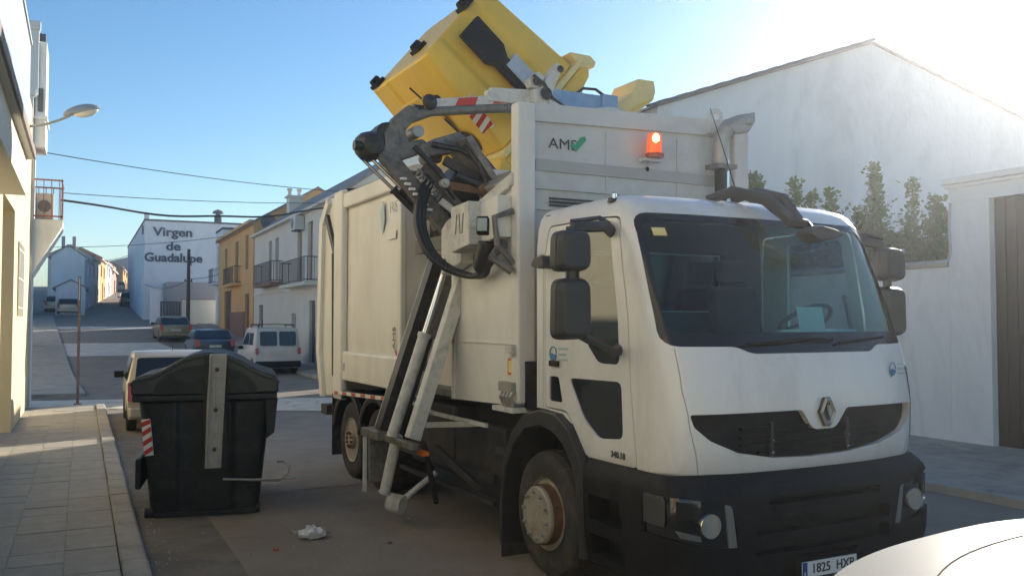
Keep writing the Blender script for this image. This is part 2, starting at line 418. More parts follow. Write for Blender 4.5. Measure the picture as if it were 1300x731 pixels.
# a lane-wide worn wheel track and a long patched trench in the near road
mb = MB(); mb.add([(0.52, -3, 0.005), (1.15, -3, 0.005), (1.25, 8, 0.005), (1.12, 16, 0.005), (1.2, 21.8, 0.005), (0.52, 21.8, 0.005)], [(0, 1, 2, 3, 4, 5)])
struct(mb.build('gutter_strip', 'gutter'))
mb = MB(); mb.add([(1.7, 10.9, 0.005), (9.2, 11.7, 0.005), (9.2, 19.0, 0.005), (5.0, 19.8, 0.005), (1.7, 21.5, 0.005)], [(0, 1, 2, 3, 4)])
struct(mb.build('asphalt_patch', 'asphaltold'))
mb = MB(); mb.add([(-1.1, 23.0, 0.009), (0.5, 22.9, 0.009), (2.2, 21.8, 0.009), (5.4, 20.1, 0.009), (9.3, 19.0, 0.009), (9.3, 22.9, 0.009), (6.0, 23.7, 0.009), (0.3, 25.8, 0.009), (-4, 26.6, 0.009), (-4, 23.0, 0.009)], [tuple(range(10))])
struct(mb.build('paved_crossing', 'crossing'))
# narrow concrete slabs of the crossing, joints recessed between them
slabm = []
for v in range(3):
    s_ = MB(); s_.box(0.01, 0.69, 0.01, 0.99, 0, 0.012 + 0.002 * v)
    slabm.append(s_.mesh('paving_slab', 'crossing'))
root = bpy.data.objects['paved_crossing']
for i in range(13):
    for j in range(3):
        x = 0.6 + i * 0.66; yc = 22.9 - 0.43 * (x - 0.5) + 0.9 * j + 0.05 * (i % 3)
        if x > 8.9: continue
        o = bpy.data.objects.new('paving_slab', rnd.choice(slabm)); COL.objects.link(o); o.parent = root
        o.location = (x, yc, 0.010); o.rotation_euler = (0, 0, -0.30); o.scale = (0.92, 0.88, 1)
# pale bands further up the street, sunlight put into the concrete colour
def cross2(x, y): return (x, y, hill_z(y) + 0.012)
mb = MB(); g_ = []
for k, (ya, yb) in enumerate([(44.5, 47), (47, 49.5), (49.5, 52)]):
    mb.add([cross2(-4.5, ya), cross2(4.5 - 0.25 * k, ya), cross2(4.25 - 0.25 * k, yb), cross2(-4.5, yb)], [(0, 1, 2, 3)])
struct(mb.build('upper_sunlit_crossing', 'crossing'))
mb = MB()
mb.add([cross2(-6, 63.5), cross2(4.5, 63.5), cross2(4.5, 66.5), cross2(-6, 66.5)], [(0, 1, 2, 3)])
struct(mb.build('far_sunlit_crossing', 'crossing'))

# near pavement: bedding, paving stones one by one, kerb stones
bed = strip('left_pavement', lambda y: -7.0, lambda y: 0.30, [-8, 0, 8, 16, 22.9], 0.1075, 'joint', 0.2)
tiles = []
for k in range(6):
    b_ = MB(); b_.prism([(-.2, 0), (.2, 0), (.2, .028), (.198, .03), (-.198, .03), (-.2, .028)], 'y', -.2, .2)
    me = b_.mesh('paving_stone', ('tile1', 'tile2', 'tile3')[k % 3])
    tiles.append(me)
cnt = 0
for j in range(38):
    yy = 7.5 + 0.41 * j
    for i in range(7):
        xx = 0.10 - 0.41 * i
        if yy < 17.9 and i > 6: continue
        if xx < -1.1 and yy > 17.8: continue
        if cnt > 270: continue
        o = bpy.data.objects.new('paving_stone', tiles[rnd.randrange(6)]); COL.objects.link(o); o.parent = bed
        o.location = (xx, yy, 0.083 + rnd.uniform(-0.003, 0.003)); o.rotation_euler = (rnd.uniform(-.006, .006), rnd.uniform(-.006, .006), rnd.uniform(-.006, .006) + (PI / 2) * rnd.randrange(4))
        cnt += 1
kb = []
for k in range(3):
    b_ = MB(); b_.prism([(0.31, -0.1), (0.31, 0.125), (0.325, 0.14), (0.485, 0.135), (0.51, 0.115), (0.52, -0.1)], 'y', 0.008, 0.992)
    kb.append(b_.mesh('kerb_stone', 'kerb'))
kerb = bpy.data.objects.new('left_kerb', None); COL.objects.link(kerb); kerb['kind'] = 'structure'
for j in range(-4, 23):
    o = bpy.data.objects.new('kerb_stone', kb[j % 3]); COL.objects.link(o); o.parent = kerb
    o.location = (rnd.uniform(-.006, .006), j - 0.1, rnd.uniform(-.006, .004))
# corner piece of the pavement and pavement beyond the side street
def crack(pts):
    mb = MB(); r_ = random.Random(int(pts[0][0] * 97)); P_ = []
    for k in range(len(pts) - 1):
        for q in range(8):
            t = q / 8; P_.append((pts[k][0] * (1 - t) + pts[k + 1][0] * t + r_.uniform(-.03, .03), pts[k][1] * (1 - t) + pts[k + 1][1] * t + r_.uniform(-.03, .03)))
    vs = []
    for x, y in P_:
        w_ = r_.uniform(.004, .012); vs += [(x - w_ * .7, y - w_, .008), (x + w_ * .7, y + w_, .008)]
    mb.add(vs, [(2 * i, 2 * i + 1, 2 * i + 3, 2 * i + 2) for i in range(len(P_) - 1)])
    struct(mb.build('road_crack', 'inkgrey'))
crack([(2.3, 12.5), (3.2, 13.2), (4.4, 13.0)])
gm = MB(); r_ = random.Random(3)
for i in range(420):
    x = r_.choice([r_.gauss(.62, .10), r_.uniform(.6, 3.2)]); y = r_.uniform(7.2, 17); s_ = r_.uniform(.004, .013)
    if x < .54: continue
    gm.add([(x - s_, y, .004), (x, y - s_, .004), (x + s_, y, .004), (x, y + s_, .004), (x, y, .006 + s_)], [(0, 1, 4), (1, 2, 4), (2, 3, 4), (3, 0, 4)])
o = gm.build('road_grit', 'kerb'); o['kind'] = 'stuff'; o['label'] = 'loose grit and small stones scattered along the gutter and road'; o['category'] = 'grit'
strip('far_left_pavement', lambda y: -4.2, lambda y: 0.15 - 0.042 * (y - 26), [27, 30, 32, 34, 36, 38, 40, 44, 50, 56, 60, 63, 70, 80], 0.10, 'kerb', 0.2)
strip('right_pavement', lambda y: 9.3, lambda y: 13.2, [-8, 0, 8, 16, 24, 31], 0.10, 'kerb', 0.2)
strip('far_right_pavement', lambda y: 7.5, lambda y: 8.6, [31, 34, 36, 38, 40, 44, 50, 56, 62, 68], 0.12, 'kerb', 0.2)
# hills far behind
mb = MB(); n = 30; vs = []
for i in range(n + 1):
    a = R(-35 + 70 * i / n); h = 12 + 2.5 * math.sin(i * 0.55) + 1.5 * math.sin(i * 1.7)
    vs += [(900 * math.sin(a), 900 * math.cos(a), -5), (960 * math.sin(a), 960 * math.cos(a), max(5, h)), (1150 * math.sin(a), 1150 * math.cos(a), max(5, h) * 0.6)]
fs = []
for i in range(n):
    for k in range(2): fs.append((3 * i + k, 3 * i + 3 + k, 3 * i + 4 + k, 3 * i + 1 + k))
mb.add(vs, fs); struct(mb.build('hills', 'hill', smooth=60))

# ------------------------------------------------------------- houses
def face_grid(mb, P, L0, L1, Z0, Z1, ops, depth):
    """P(u,z,d) -> point; openings cut out with reveals of the given depth"""
    us = sorted({L0, L1, *[o[1] for o in ops], *[o[2] for o in ops]})
    zs = sorted({Z0, Z1, *[o[3] for o in ops], *[o[4] for o in ops]})
    for i in range(len(us) - 1):
        for j in range(len(zs) - 1):
            uc, zc = (us[i] + us[i + 1]) / 2, (zs[j] + zs[j + 1]) / 2
            if any(o[1] < uc < o[2] and o[3] < zc < o[4] for o in ops): continue
            mb.add([P(us[i], zs[j], 0), P(us[i + 1], zs[j], 0), P(us[i + 1], zs[j + 1], 0), P(us[i], zs[j + 1], 0)], [(0, 1, 2, 3)])
    for o in ops:
        _, a, b, c, d = o[:5]
        q = [(a, c), (b, c), (b, d), (a, d)]
        for k in range(4):
            (u0, z0), (u1, z1) = q[k], q[(k + 1) % 4]
            mb.add([P(u0, z0, 0), P(u1, z1, 0), P(u1, z1, depth), P(u0, z0, depth)], [(0, 1, 2, 3)])

def house(name, label, cat, x0, x1, y0, y1, z0, z1, wall, W=(), S=(), E=(), roof='flat', rh=0, rm='rooftile', depth=0.18, oh=0.25, group=None, ridge=None, skip_top=False):
    root = thing(name, label, cat, ((x0 + x1) / 2, (y0 + y1) / 2, z0), 0, group)
    ox, oy, oz = root.location
    mb = MB()
    sides = {'W': (lambda u, z, d: (x0 + d - ox, u - oy, z - oz), y0, y1, W), 'E': (lambda u, z, d: (x1 - d - ox, u - oy, z - oz), y0, y1, E),
             'S': (lambda u, z, d: (u - ox, y0 + d - oy, z - oz), x0, x1, S)}
    for k, (P, a, b, ops) in sides.items():
        face_grid(mb, P, a, b, z0, z1, ops, depth)
    mb.add([(x0 - ox, y1 - oy, 0), (x1 - ox, y1 - oy, 0), (x1 - ox, y1 - oy, z1 - oz), (x0 - ox, y1 - oy, z1 - oz)], [(0, 1, 2, 3)])
    if roof == 'gable':
        rx = ridge if ridge is not None else (x0 + x1) / 2
        for yy in (y0, y1):
            mb.add([(x0 - ox, yy - oy, z1 - oz), (x1 - ox, yy - oy, z1 - oz), (rx - ox, yy - oy, z1 + rh - oz)], [(0, 1, 2)])
    else:
        mb.add([(x0 - ox, y0 - oy, z1 - oz), (x1 - ox, y0 - oy, z1 - oz), (x1 - ox, y1 - oy, z1 - oz), (x0 - ox, y1 - oy, z1 - oz)], [(0, 1, 2, 3)])
    mb.build('wall', wall, root)
    if roof == 'gable':
        t = 0.12; r = MB()
        for sx, xe in ((-1, x0), (1, x1)):
            sl = rh / abs(rx - xe)
            a = (xe + sx * oh - ox, z1 - oh * sl - oz + 0.004); b = (rx - ox, z1 + rh - oz + 0.004)
            r.prism([a, b, (b[0], b[1] + t), (a[0], a[1] + t)], 'y', y0 - 0.08 - oy, y1 + 0.08 - oy)
        r.build('roof', rm, root)
    elif roof == 'parapet':
        r = MB()
        r.box(x0 - ox - .05, x1 - ox + .05, y0 - oy - .05, y1 - oy + .05, z1 - oz + 0.004, z1 - oz + 0.14)
        r.build('parapet_coping', rm, root)
    for k, (P, a, b, ops) in sides.items():
        for o in ops:
            kind, a_, b_, c_, d_ = o[:5]
            def bb(ua, ub, za, zb, da, db, m_=None):
                p, q = P(ua, za, da), P(ub, zb, db)
                m_ = m_ or MB()
                m_.box(min(p[0], q[0]), max(p[0], q[0]), min(p[1], q[1]), max(p[1], q[1]), min(p[2], q[2]), max(p[2], q[2]))
                return m_
            if kind == 'window' or kind == 'shutter':
                f = MB(); t = 0.05
                bb(a_, b_, c_, c_ + t, depth - .05, depth - .001, f); bb(a_, b_, d_ - t, d_, depth - .05, depth - .001, f)
                bb(a_, a_ + t, c_ + t, d_ - t, depth - .05, depth - .001, f); bb(b_ - t, b_, c_ + t, d_ - t, depth - .05, depth - .001, f)
                bb((a_ + b_) / 2 - t / 2, (a_ + b_) / 2 + t / 2, c_ + t, d_ - t, depth - .05, depth - .001, f)
                fo = f.build('window', 'shutter' if kind == 'shutter' else 'white', root)
                p = bb(a_ + t, b_ - t, c_ + t, d_ - t, depth - .025, depth + .01)
                if kind == 'shutter':
                    for i in range(14):
                        z = c_ + t + (d_ - c_ - 2 * t) * (i + .3) / 14
                        bb(a_ + t, b_ - t, z, z + (d_ - c_) / 40, depth - .04, depth - .025, p)
                    p.build('blind', 'shutter', fo)
                else: p.build('pane', 'blackglass', fo)
            elif kind == 'door':
                p = bb(a_, b_, c_, d_, depth - .05, depth + .01)
                do = p.build('door', o[5] if len(o) > 5 else 'brownwood', root)
                q = MB(); nn = 2
                for i in range(nn):
                    for jz in range(2):
                        ua = a_ + (b_ - a_) * (i + .15) / nn; ub = a_ + (b_ - a_) * (i + .85) / nn
                        za = c_ + (d_ - c_) * (jz * .5 + .08); zb = c_ + (d_ - c_) * (jz * .5 + .42)
                        bb(ua, ub, za, zb, depth - .075, depth - .05, q)
                q.build('door_panel', o[5] if len(o) > 5 else 'brownwood', do)
            elif kind == 'hole':
                pass
    return root

def balcony(root, side, x, u0, u1, z, proj, h, slabm='whitewall', railm='iron', bars=18, bracket=0.0):
    """balcony on a wall at x; side -1 projects towards -x, +1 towards +x; coordinates local to root"""
    ox, oy, oz = root.location
    X = lambda d: x + side * d - ox
    s = MB(); a, b = sorted((X(0.0), X(proj)))
    s.box(a, b, u0 - oy, u1 - oy, z - 0.14 - oz, z - oz)
    if bracket:
        s2 = [(X(0), z - .14 - oz), (X(proj), z - .14 - oz), (X(0.02), z - .14 - bracket - oz)]
        s.prism(s2 if side > 0 else s2[::-1], 'y', u0 - oy, u1 - oy)
    sl = s.build('balcony_slab', slabm, root)
    r = MB()
    for zz in (z + h, z + 0.08):
        r.box(min(X(proj - .04), X(proj - .01)), max(X(proj - .04), X(proj - .01)), u0 - oy, u1 - oy, zz - .02 - oz, zz + .015 - oz)
        for uu in (u0, u1 - .03):
            r.box(min(a, b), max(a, b), uu - oy, uu + .03 - oy, zz - .02 - oz, zz + .015 - oz)
    ra = r.build('railing', railm, root)
    bm_ = MB(); bm_.box(-.009, .009, -.009, .009, 0, h); me = bm_.mesh('railing_bar', railm)
    pts = [(X(proj - .025), u0 + (u1 - u0) * (i + .5) / bars - oy) for i in range(bars)]
    ns = max(2, int(proj / ((u1 - u0) / bars)))
    for uu in (u0 + .015, u1 - .015): pts += [(X(proj * (i + .5) / ns), uu - oy) for i in range(ns)]
    for px, py in pts:
        o = bpy.data.objects.new('railing_bar', me); COL.objects.link(o); o.parent = ra
        o.location = (px, py, z - oz)
    return ra

# near left house with the garage recess and the long balcony
L1 = house('cream_house', 'cream stucco house on the near left with a deep garage porch and long balcony', 'house',
           -9, -1.1, -8.0, 22.9, 0.0, 6.9, 'cream', depth=0.2,
           E=[('hole', 15.3, 17.94, 0.09, 4.0), ('window', 18.9, 20.6, 2.15, 3.55), ('window', 3.0, 4.6, 1.0, 2.5), ('window', 7.2, 8.8, 1.0, 2.5), ('window', 12.6, 13.9, 1.9, 3.1), ('door', -1.0, 0.2, 0.1, 2.4),
              ('shutter', 1.2, 2.4, 3.95, 6.0), ('shutter', 6.4, 7.6, 3.95, 6.0), ('window', 13.5, 15, 4.7, 6.0)])
ox, oy, oz = L1.location
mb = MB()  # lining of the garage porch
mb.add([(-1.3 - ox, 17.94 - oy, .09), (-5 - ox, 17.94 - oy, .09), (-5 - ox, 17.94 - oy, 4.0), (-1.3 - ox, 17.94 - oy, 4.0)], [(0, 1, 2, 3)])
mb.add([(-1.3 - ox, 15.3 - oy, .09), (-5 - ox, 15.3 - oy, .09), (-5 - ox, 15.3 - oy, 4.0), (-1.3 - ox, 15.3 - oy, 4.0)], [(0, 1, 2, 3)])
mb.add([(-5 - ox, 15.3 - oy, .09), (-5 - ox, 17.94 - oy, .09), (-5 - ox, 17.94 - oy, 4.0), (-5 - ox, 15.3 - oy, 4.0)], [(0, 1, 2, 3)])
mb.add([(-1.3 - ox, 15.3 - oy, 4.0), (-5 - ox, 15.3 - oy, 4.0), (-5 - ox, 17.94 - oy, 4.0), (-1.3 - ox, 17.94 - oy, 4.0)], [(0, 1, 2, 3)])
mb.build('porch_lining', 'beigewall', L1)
mb = MB()   # long balcony slab with a moulded edge
mb.prism([(-1.1 - ox, 3.30), (-0.52 - ox, 3.30), (-0.52 - ox, 3.66), (-0.46 - ox, 3.66), (-0.46 - ox, 3.74), (-1.1 - ox, 3.74)], 'y', -8 - oy, 10.0 - oy)
sl = mb.build('balcony_slab', 'creamwhite', L1)
mb = MB(); mb.box(-0.455 - ox, -0.44 - ox, -8 - oy, 10.0 - oy, 3.66, 3.745); mb.build('slab_edge_trim', 'rooftile', sl)
mb = MB()
for zz in (3.86, 4.8): mb.box(-0.53 - ox, -0.49 - ox, -8 - oy, 10.0 - oy, zz, zz + 0.04)
for zz in (3.86, 4.8): mb.box(-1.08 - ox, -0.53 - ox, 9.96 - oy, 10.0 - oy, zz, zz + 0.04)
ra = mb.build('railing', 'greyrail', L1)
mb = MB(); mb.box(-0.006, 0.006, -0.045, 0.045, 0, 0.90); sm = mb.mesh('railing_slat', 'greyrail')
for i in range(90):
    o = bpy.data.objects.new('railing_slat', sm); COL.objects.link(o); o.parent = ra
    o.location = (-0.51 - ox, 9.93 - 0.115 * i - oy, 3.9)
for i in range(5):
    o = bpy.data.objects.new('railing_slat', sm); COL.objects.link(o); o.parent = ra
    o.location = (-0.58 - 0.11 * i - ox, 9.98 - oy, 3.9); o.rotation_euler = (0, 0, PI / 2)
mb = MB()  # window grille on the pier
for i in range(9): mb.tube([(-1.08 - ox, 18.98 + i * .19 - oy, 2.15), (-1.08 - ox, 18.98 + i * .19 - oy, 3.55)], .01, 5)
for zz in (2.3, 2.85, 3.4): mb.box(-1.085 - ox, -1.075 - ox, 18.9 - oy, 20.6 - oy, zz, zz + .03)
mb.build('window_grille', 'creamwhite', L1)
for (a_, b_) in ((3.0, 4.6), (7.2, 8.8), (12.6, 13.9)):
    mb = MB()
    for i in range(9): mb.tube([(-1.04 - ox, a_ + .05 + i * (b_ - a_ - .1) / 8 - oy, 1.0 + (.9 if a_ > 12 else 0)), (-1.04 - ox, a_ + .05 + i * (b_ - a_ - .1) / 8 - oy, 2.5 + (.6 if a_ > 12 else 0))], .01, 5)
    for zz in ((1.1, 1.75, 2.4) if a_ < 12 else (2.0, 2.5, 3.0)): mb.box(-1.045 - ox, -1.035 - ox, a_ - oy, b_ - oy, zz, zz + .03)
    mb.build('window_grille', 'iron', L1)

L2 = house('white_townhouse', 'narrow white house beside the cream one with a rusty railed balcony on tapered base', 'house',
           -9, -1.085, 22.93, 24.6, 0.0, 7.2, 'whitewall', E=[('door', 23.4, 24.3, 4.42, 6.3)], roof='parapet', rm='whitewall', depth=.1)
ox, oy, oz = L2.location
balcony(L2, 1, -1.085, 23.1, 24.5, 4.40, 0.64, 0.92, 'whitewall', 'rustrail', 10, bracket=1.15)
mb = MB(); mb.box(-1.075 - ox, -0.84 - ox, 23.2 - oy, 24.5 - oy, 6.1, 8.55); b_ = mb.build('enclosed_bay', 'whitewall', L2, bevel=.02)
mb = MB(); mb.box(-1.0 - ox, -.90 - ox, 23.185 - oy, 23.2 - oy, 6.9, 7.45)
for i in range(7): mb.box(-1.01 - ox, -.89 - ox, 23.17 - oy, 23.185 - oy, 6.93 + .075 * i, 6.96 + .075 * i)
mb.build('louvre', 'acgrey', b_)
mb = MB(); mb.box(-1.09 - ox, -0.8 - ox, 23.14 - oy, 24.5 - oy, 6.72, 6.80); mb.build('ledge', 'whitewall', b_)
mb = MB(); mb.box(-1.3 - ox, -1.0 - ox, 23.0 - oy, 23.19 - oy, 7.25, 8.75); mb.box(-1.33 - ox, -.97 - ox, 22.97 - oy, 23.19 - oy, 8.754, 8.95)
mb.build('chimney', 'whitewall', L2)
mb = MB(); mb.box(-1.04 - ox, -.88 - ox, 23.6 - oy, 24.0 - oy, 8.554, 8.85); mb.build('chimney_cap', 'darktile', L2)
mb = MB(); mb.box(-1.10 - ox, -1.05 - ox, 22.94 - oy, 23.0 - oy, 0.1, 6.0); mb.build('downpipe', 'acwhite', L2)
ac = thing('air_conditioner', 'white air conditioning unit standing on the rusty railed balcony at the left', 'air conditioner', (-0.83, 23.35, 4.401))
mb = MB(); mb.box(-.19, .19, -.13, .13, .02, .62); mb.build('casing', 'acwhite', ac, bevel=.015)
mb = MB(); mb.lathe([(-.005, .02), (-.02, .02), (-.02, .13), (-.002, .14)], (0, -.13, .32), 'y', 16); mb.build('fan_grille', 'acgrey', ac)

# right hand terrace
g2 = 'white'
RW = house('long_white_house', 'long white two storey house at the right with two railed balconies and grey roof', 'house',
           8.5, 13.2, 31.2, 50.3, 0.0, 6.75, 'creamwhite', roof='gable', rh=1.9, rm='rooftile', ridge=11.2,
           W=[('door', 36.0, 37.0, 0.35, 2.9, 'greypl'), ('window', 39.6, 40.5, 1.3, 2.4), ('door', 47.6, 48.7, 0.75, 2.9, 'greypl'),
              ('shutter', 36.5, 37.4, 3.75, 6.2), ('shutter', 38.5, 39.4, 3.75, 6.2), ('shutter', 43.6, 44.4, 4.0, 6.1), ('shutter', 45.3, 46.1, 4.0, 6.1), ('shutter', 33, 33.9, 3.6, 5.8)])
balcony(RW, -1, 8.5, 35.6, 40.6, 3.65, 0.55, 1.0, 'creamwhite', 'iron', 26)
balcony(RW, -1, 8.5, 42.6, 47.4, 3.9, 0.55, 1.0, 'brownbase', 'iron', 26)
ox, oy, oz = RW.location
mb = MB(); mb.box(8.46 - ox, 8.495 - ox, 31.2 - oy, 50.3 - oy, 3.42, 3.52); mb.build('string_course', 'creamwhite', RW)
mb = MB(); mb.box(8.2 - ox, 8.5 - ox, 31.1 - oy, 50.3 - oy, 6.6, 6.7); mb.build('eave_moulding', 'creamwhite', RW)
mb = MB(); mb.box(9.9 - ox, 10.6 - ox, 48 - oy, 48.7 - oy, 7.2, 8.7); ch = mb.build('chimney', 'creamwhite', RW)
mb = MB(); mb.box(9.8 - ox, 10.7 - ox, 47.9 - oy, 48.8 - oy, 8.704, 8.8)
for q in (0, .5): mb.lathe([(0, .1), (.25, .1), (.3, .15), (.4, .15)], (10.0 + q - ox, 48.35 - oy, 8.8), 'z', 10)
mb.build('chimney_pot', 'creamwhite', ch)
mb = MB(); mb.box(8.05, 8.44, 37.9, 38.9, 6.25 - .0, 6.85); 
acb = thing('air_conditioner', 'boxy air conditioning unit fixed high under the eave of the long white house', 'air conditioner', (8.28, 38.4, 5.95))
mb = MB(); mb.box(-.2, .2, -.45, .45, 0, .6); mb.build('casing', 'acwhite', acb, bevel=.02)
mb = MB(); mb.lathe([(0, .02), (-.02, .02), (-.02, .22), (0, .24)], (-.2, .1, .3), 'x', 16); mb.build('fan_grille', 'acgrey', acb)
mb = MB(); mb.beam((.2, -.3, -.02), (-.2, -.3, -.02), .04, .04); mb.beam((.2, .3, -.02), (-.2, .3, -.02), .04, .04); mb.build('bracket', 'iron', acb)
dish = thing('satellite_dish', 'round satellite dish on the grey roof of the long white house', 'satellite dish', (9.1, 49.5, 6.75))
mb = MB()
mb.lathe([(0.14, 0.02), (0.11, .2), (0.0, .42), (.015, .42), (.13, .2), (.16, .02)], (0, 0, .7), 'y', 20); mb.build('bowl', 'acgrey', dish, smooth=50)
mb = MB(); mb.tube([(0, .1, 0), (0, .1, .7)], .025, 6); mb.tube([(0, 0, .55), (0, -.45, .7)], .015, 6); mb.build('mast', 'iron', dish)

RY = house('ochre_house', 'narrow ochre house with brown doors and a small iron balcony at the right', 'house',
           8.45, 15.5, 50.35, 64, 0.3, 7.5, 'ochre', roof='gable', rh=2.1, rm='rooftile', ridge=12.0,
           W=[('door', 51.6, 53.0, 0.9, 3.6), ('door', 58.3, 61.3, 1.2, 4.0), ('shutter', 52.0, 53.0, 5.0, 7.0), ('shutter', 55.6, 56.8, 4.4, 6.9), ('shutter', 60.2, 61.3, 4.9, 6.8)])
balcony(RY, -1, 8.45, 54.4, 58.6, 4.3, 0.5, 1.0, 'ochre', 'iron', 20)
ox, oy, oz = RY.location
mb = MB(); mb.box(8.40 - ox, 8.445 - ox, 53.05 - oy, 58.2 - oy, 0.2, 2.3); mb.build('wall_base', 'brownbase', RY)
mb = MB(); mb.box(8.2 - ox, 8.44 - ox, 50.3 - oy, 64.05 - oy, 7.1, 7.35); mb.build('eave_moulding', 'ochre', RY)
mb = MB(); mb.box(8.41 - ox, 8.445 - ox, 50.35 - oy, 64 - oy, 3.9, 4.0); mb.build('string_course', 'ochre', RY)
NR = house('narrow_white_house', 'slim white house with dark shuttered balconies squeezed beyond the ochre house', 'house',
           8.7, 15.5, 64.05, 67.5, 1.2, 8.4, 'coolwhite', W=[('door', 65, 66.2, 1.7, 3.8), ('shutter', 64.8, 66.6, 5.0, 7.4)], roof='parapet', rm='darktile',
           S=[('shutter', 8.9, 9.3, 5.0, 7.4)])
balcony(NR, -1, 8.7, 64.5, 67, 4.7, 0.6, 1.0, 'coolwhite', 'iron', 10)

VG = house('gable_lettered_building', 'tall bluish white building up the street with dark lettering on its side wall', 'building',
           4.3, 19, 75, 104, 1.6, 9.9, 'coolwhite', roof='parapet', rm='darktile', W=[('window', 80, 81.2, 4, 5.6), ('window', 86, 87.2, 4, 5.6)])
ox, oy, oz = VG.location
for s_, z_, x_, sz in (('Virgen', 9.05, 6.38, 0.95), ('de', 7.93, 6.40, 0.95), ('Guadalupe', 7.02, 6.44, 0.95)):
    text('lettering', s_, sz, 'walllettering', VG, (x_ - ox, 74.96 - oy, z_ - oz), (PI / 2, 0, 0), 0.05, 0.025, 1.18 if s_ != 'Guadalupe' else 1.06)
mb = MB(); mb.lathe([(0, .3), (.5, .3), (.55, .2), (.8, .2), (.8, .45), (1.0, .38), (1.15, 0.001)], (9.9 - ox, 76 - oy, 10.05 - oz), 'z', 12); mb.build('roof_vent', 'darktile', VG, smooth=40)
mb = MB(); mb.box(4.25 - ox, 4.6 - ox, 74.93 - oy, 75.3 - oy, 10.05 - oz, 10.5 - oz); mb.build('parapet_block', 'coolwhite', VG)
mb = MB(); mb.box(4.15 - ox, 4.27 - ox, 76 - oy, 76.1 - oy, 8.9 - oz, 9.6 - oz); mb.build('wall_box', 'iron', VG)
GS = house('low_grey_shed', 'low grey shed standing against the lettered side wall', 'shed', 5.7, 12.5, 71.5, 74.9, 1.9, 5.0, 'greywall', roof='flat')
YW = thing('white_yard_wall', 'white rendered yard wall in front of the lettered building', 'wall', (8.0, 69.0, 1.5))
mb = MB(); mb.box(-1.45, 3.2, -.12, .12, -.2, 2.1); mb.build('wall_face', 'creamwhite', YW)
mb = MB(); mb.box(-1.5, 3.2, -.16, .16, 2.104, 2.18); mb.build('coping', 'rooftile', YW)
YG = thing('yard_gate', 'dark barred metal gate beside the white yard wall', 'gate', (5.85, 69.4, 1.5))
mb = MB(); mb.box(-.75, .62, -.03, .03, 1.9, 1.97); mb.box(-.75, .62, -.03, .03, .1, .17); mb.box(-.75, -.7, -.03, .03, .17, 1.9); mb.box(.57, .62, -.03, .03, .17, 1.9); mb.build('gate_frame', 'iron', YG)
mb = MB(); mb.box(-.03, .03, -.012, .012, .17, 1.9); bm_ = mb.mesh('gate_bar', 'gatebrown')
for i in range(13):
    o = bpy.data.objects.new('gate_bar', bm_); COL.objects.link(o); o.parent = YG; o.location = (-.65 + .1 * i, 0, 0)
WP = thing('white_gate_pillar', 'slim white pillar between the lettered building and the barred gate', 'pillar', (4.75, 69.4, 1.4))
mb = MB(); mb.box(-.35, .3, -.2, .2, 0, 2.9); mb.build('shaft', 'coolwhite', WP); mb = MB(); mb.box(-.4, .35, -.25, .25, 2.904, 3.0); mb.build('cap', 'coolwhite', WP)

house('dark_terrace_house', 'shaded grey house with dark balconies, furthest on the right side of the street', 'house', 4.9, 12, 104.2, 110, 3.5, 10.0, 'greywall',
      W=[('window', 106, 107.3, 5, 6.6), ('window', 106, 107.3, 8, 9.4)], S=[('window', 5.3, 6.2, 7.6, 9.2), ('window', 5.3, 6.2, 5, 6.6)], roof='gable', rh=1.6, ridge=8.5)
house('shaded_corner_house', 'low brownish house beyond the shaded grey one near the top of the street', 'house', 8.0, 14, 150, 164, 6.5, 11.5, 'pinkwall',
      W=[('window', 152, 153.3, 8.5, 10), ('window', 158, 159.3, 8.5, 10)], roof='gable', rh=1.4, ridge=8.5)
house('distant_end_house', 'pale house closing the far end of the street', 'house', 1.5, 16, 205, 215, 8.5, 13.5, 'greywall', S=[('window', 3, 4.5, 10, 12), ('window', 6, 7.5, 10, 12)], roof='gable', rh=2.0)

for k, (a, b, m_, lb) in enumerate([(29, 40, 'whitewall', 'plain white unseen house added beyond the side street to bounce sunlight'), (40.1, 52, 'creamwhite', 'plain cream unseen house added further up at the left to bounce sunlight'), (52.1, 66, 'whitewall', 'third unseen house added at the left to bounce sunlight, white')]):  # unseen row added to bounce sunlight onto the right-hand facades
    z_ = hill_z(a) - .1
    house('added_bounce_house', lb, 'house', -14, -5.2, a, b, z_, z_ + 7.0, m_, E=[('window', a + 2, a + 3.3, z_ + 1.2, z_ + 2.5), ('door', a + 5, a + 6.1, z_ + .1, z_ + 2.4), ('shutter', a + 2, a + 3.2, z_ + 4, z_ + 6), ('shutter', a + 6, a + 7.2, z_ + 4, z_ + 6)], roof='gable', rh=1.6, rm='redtile', group='unseen houses added at the left to bounce sunlight')
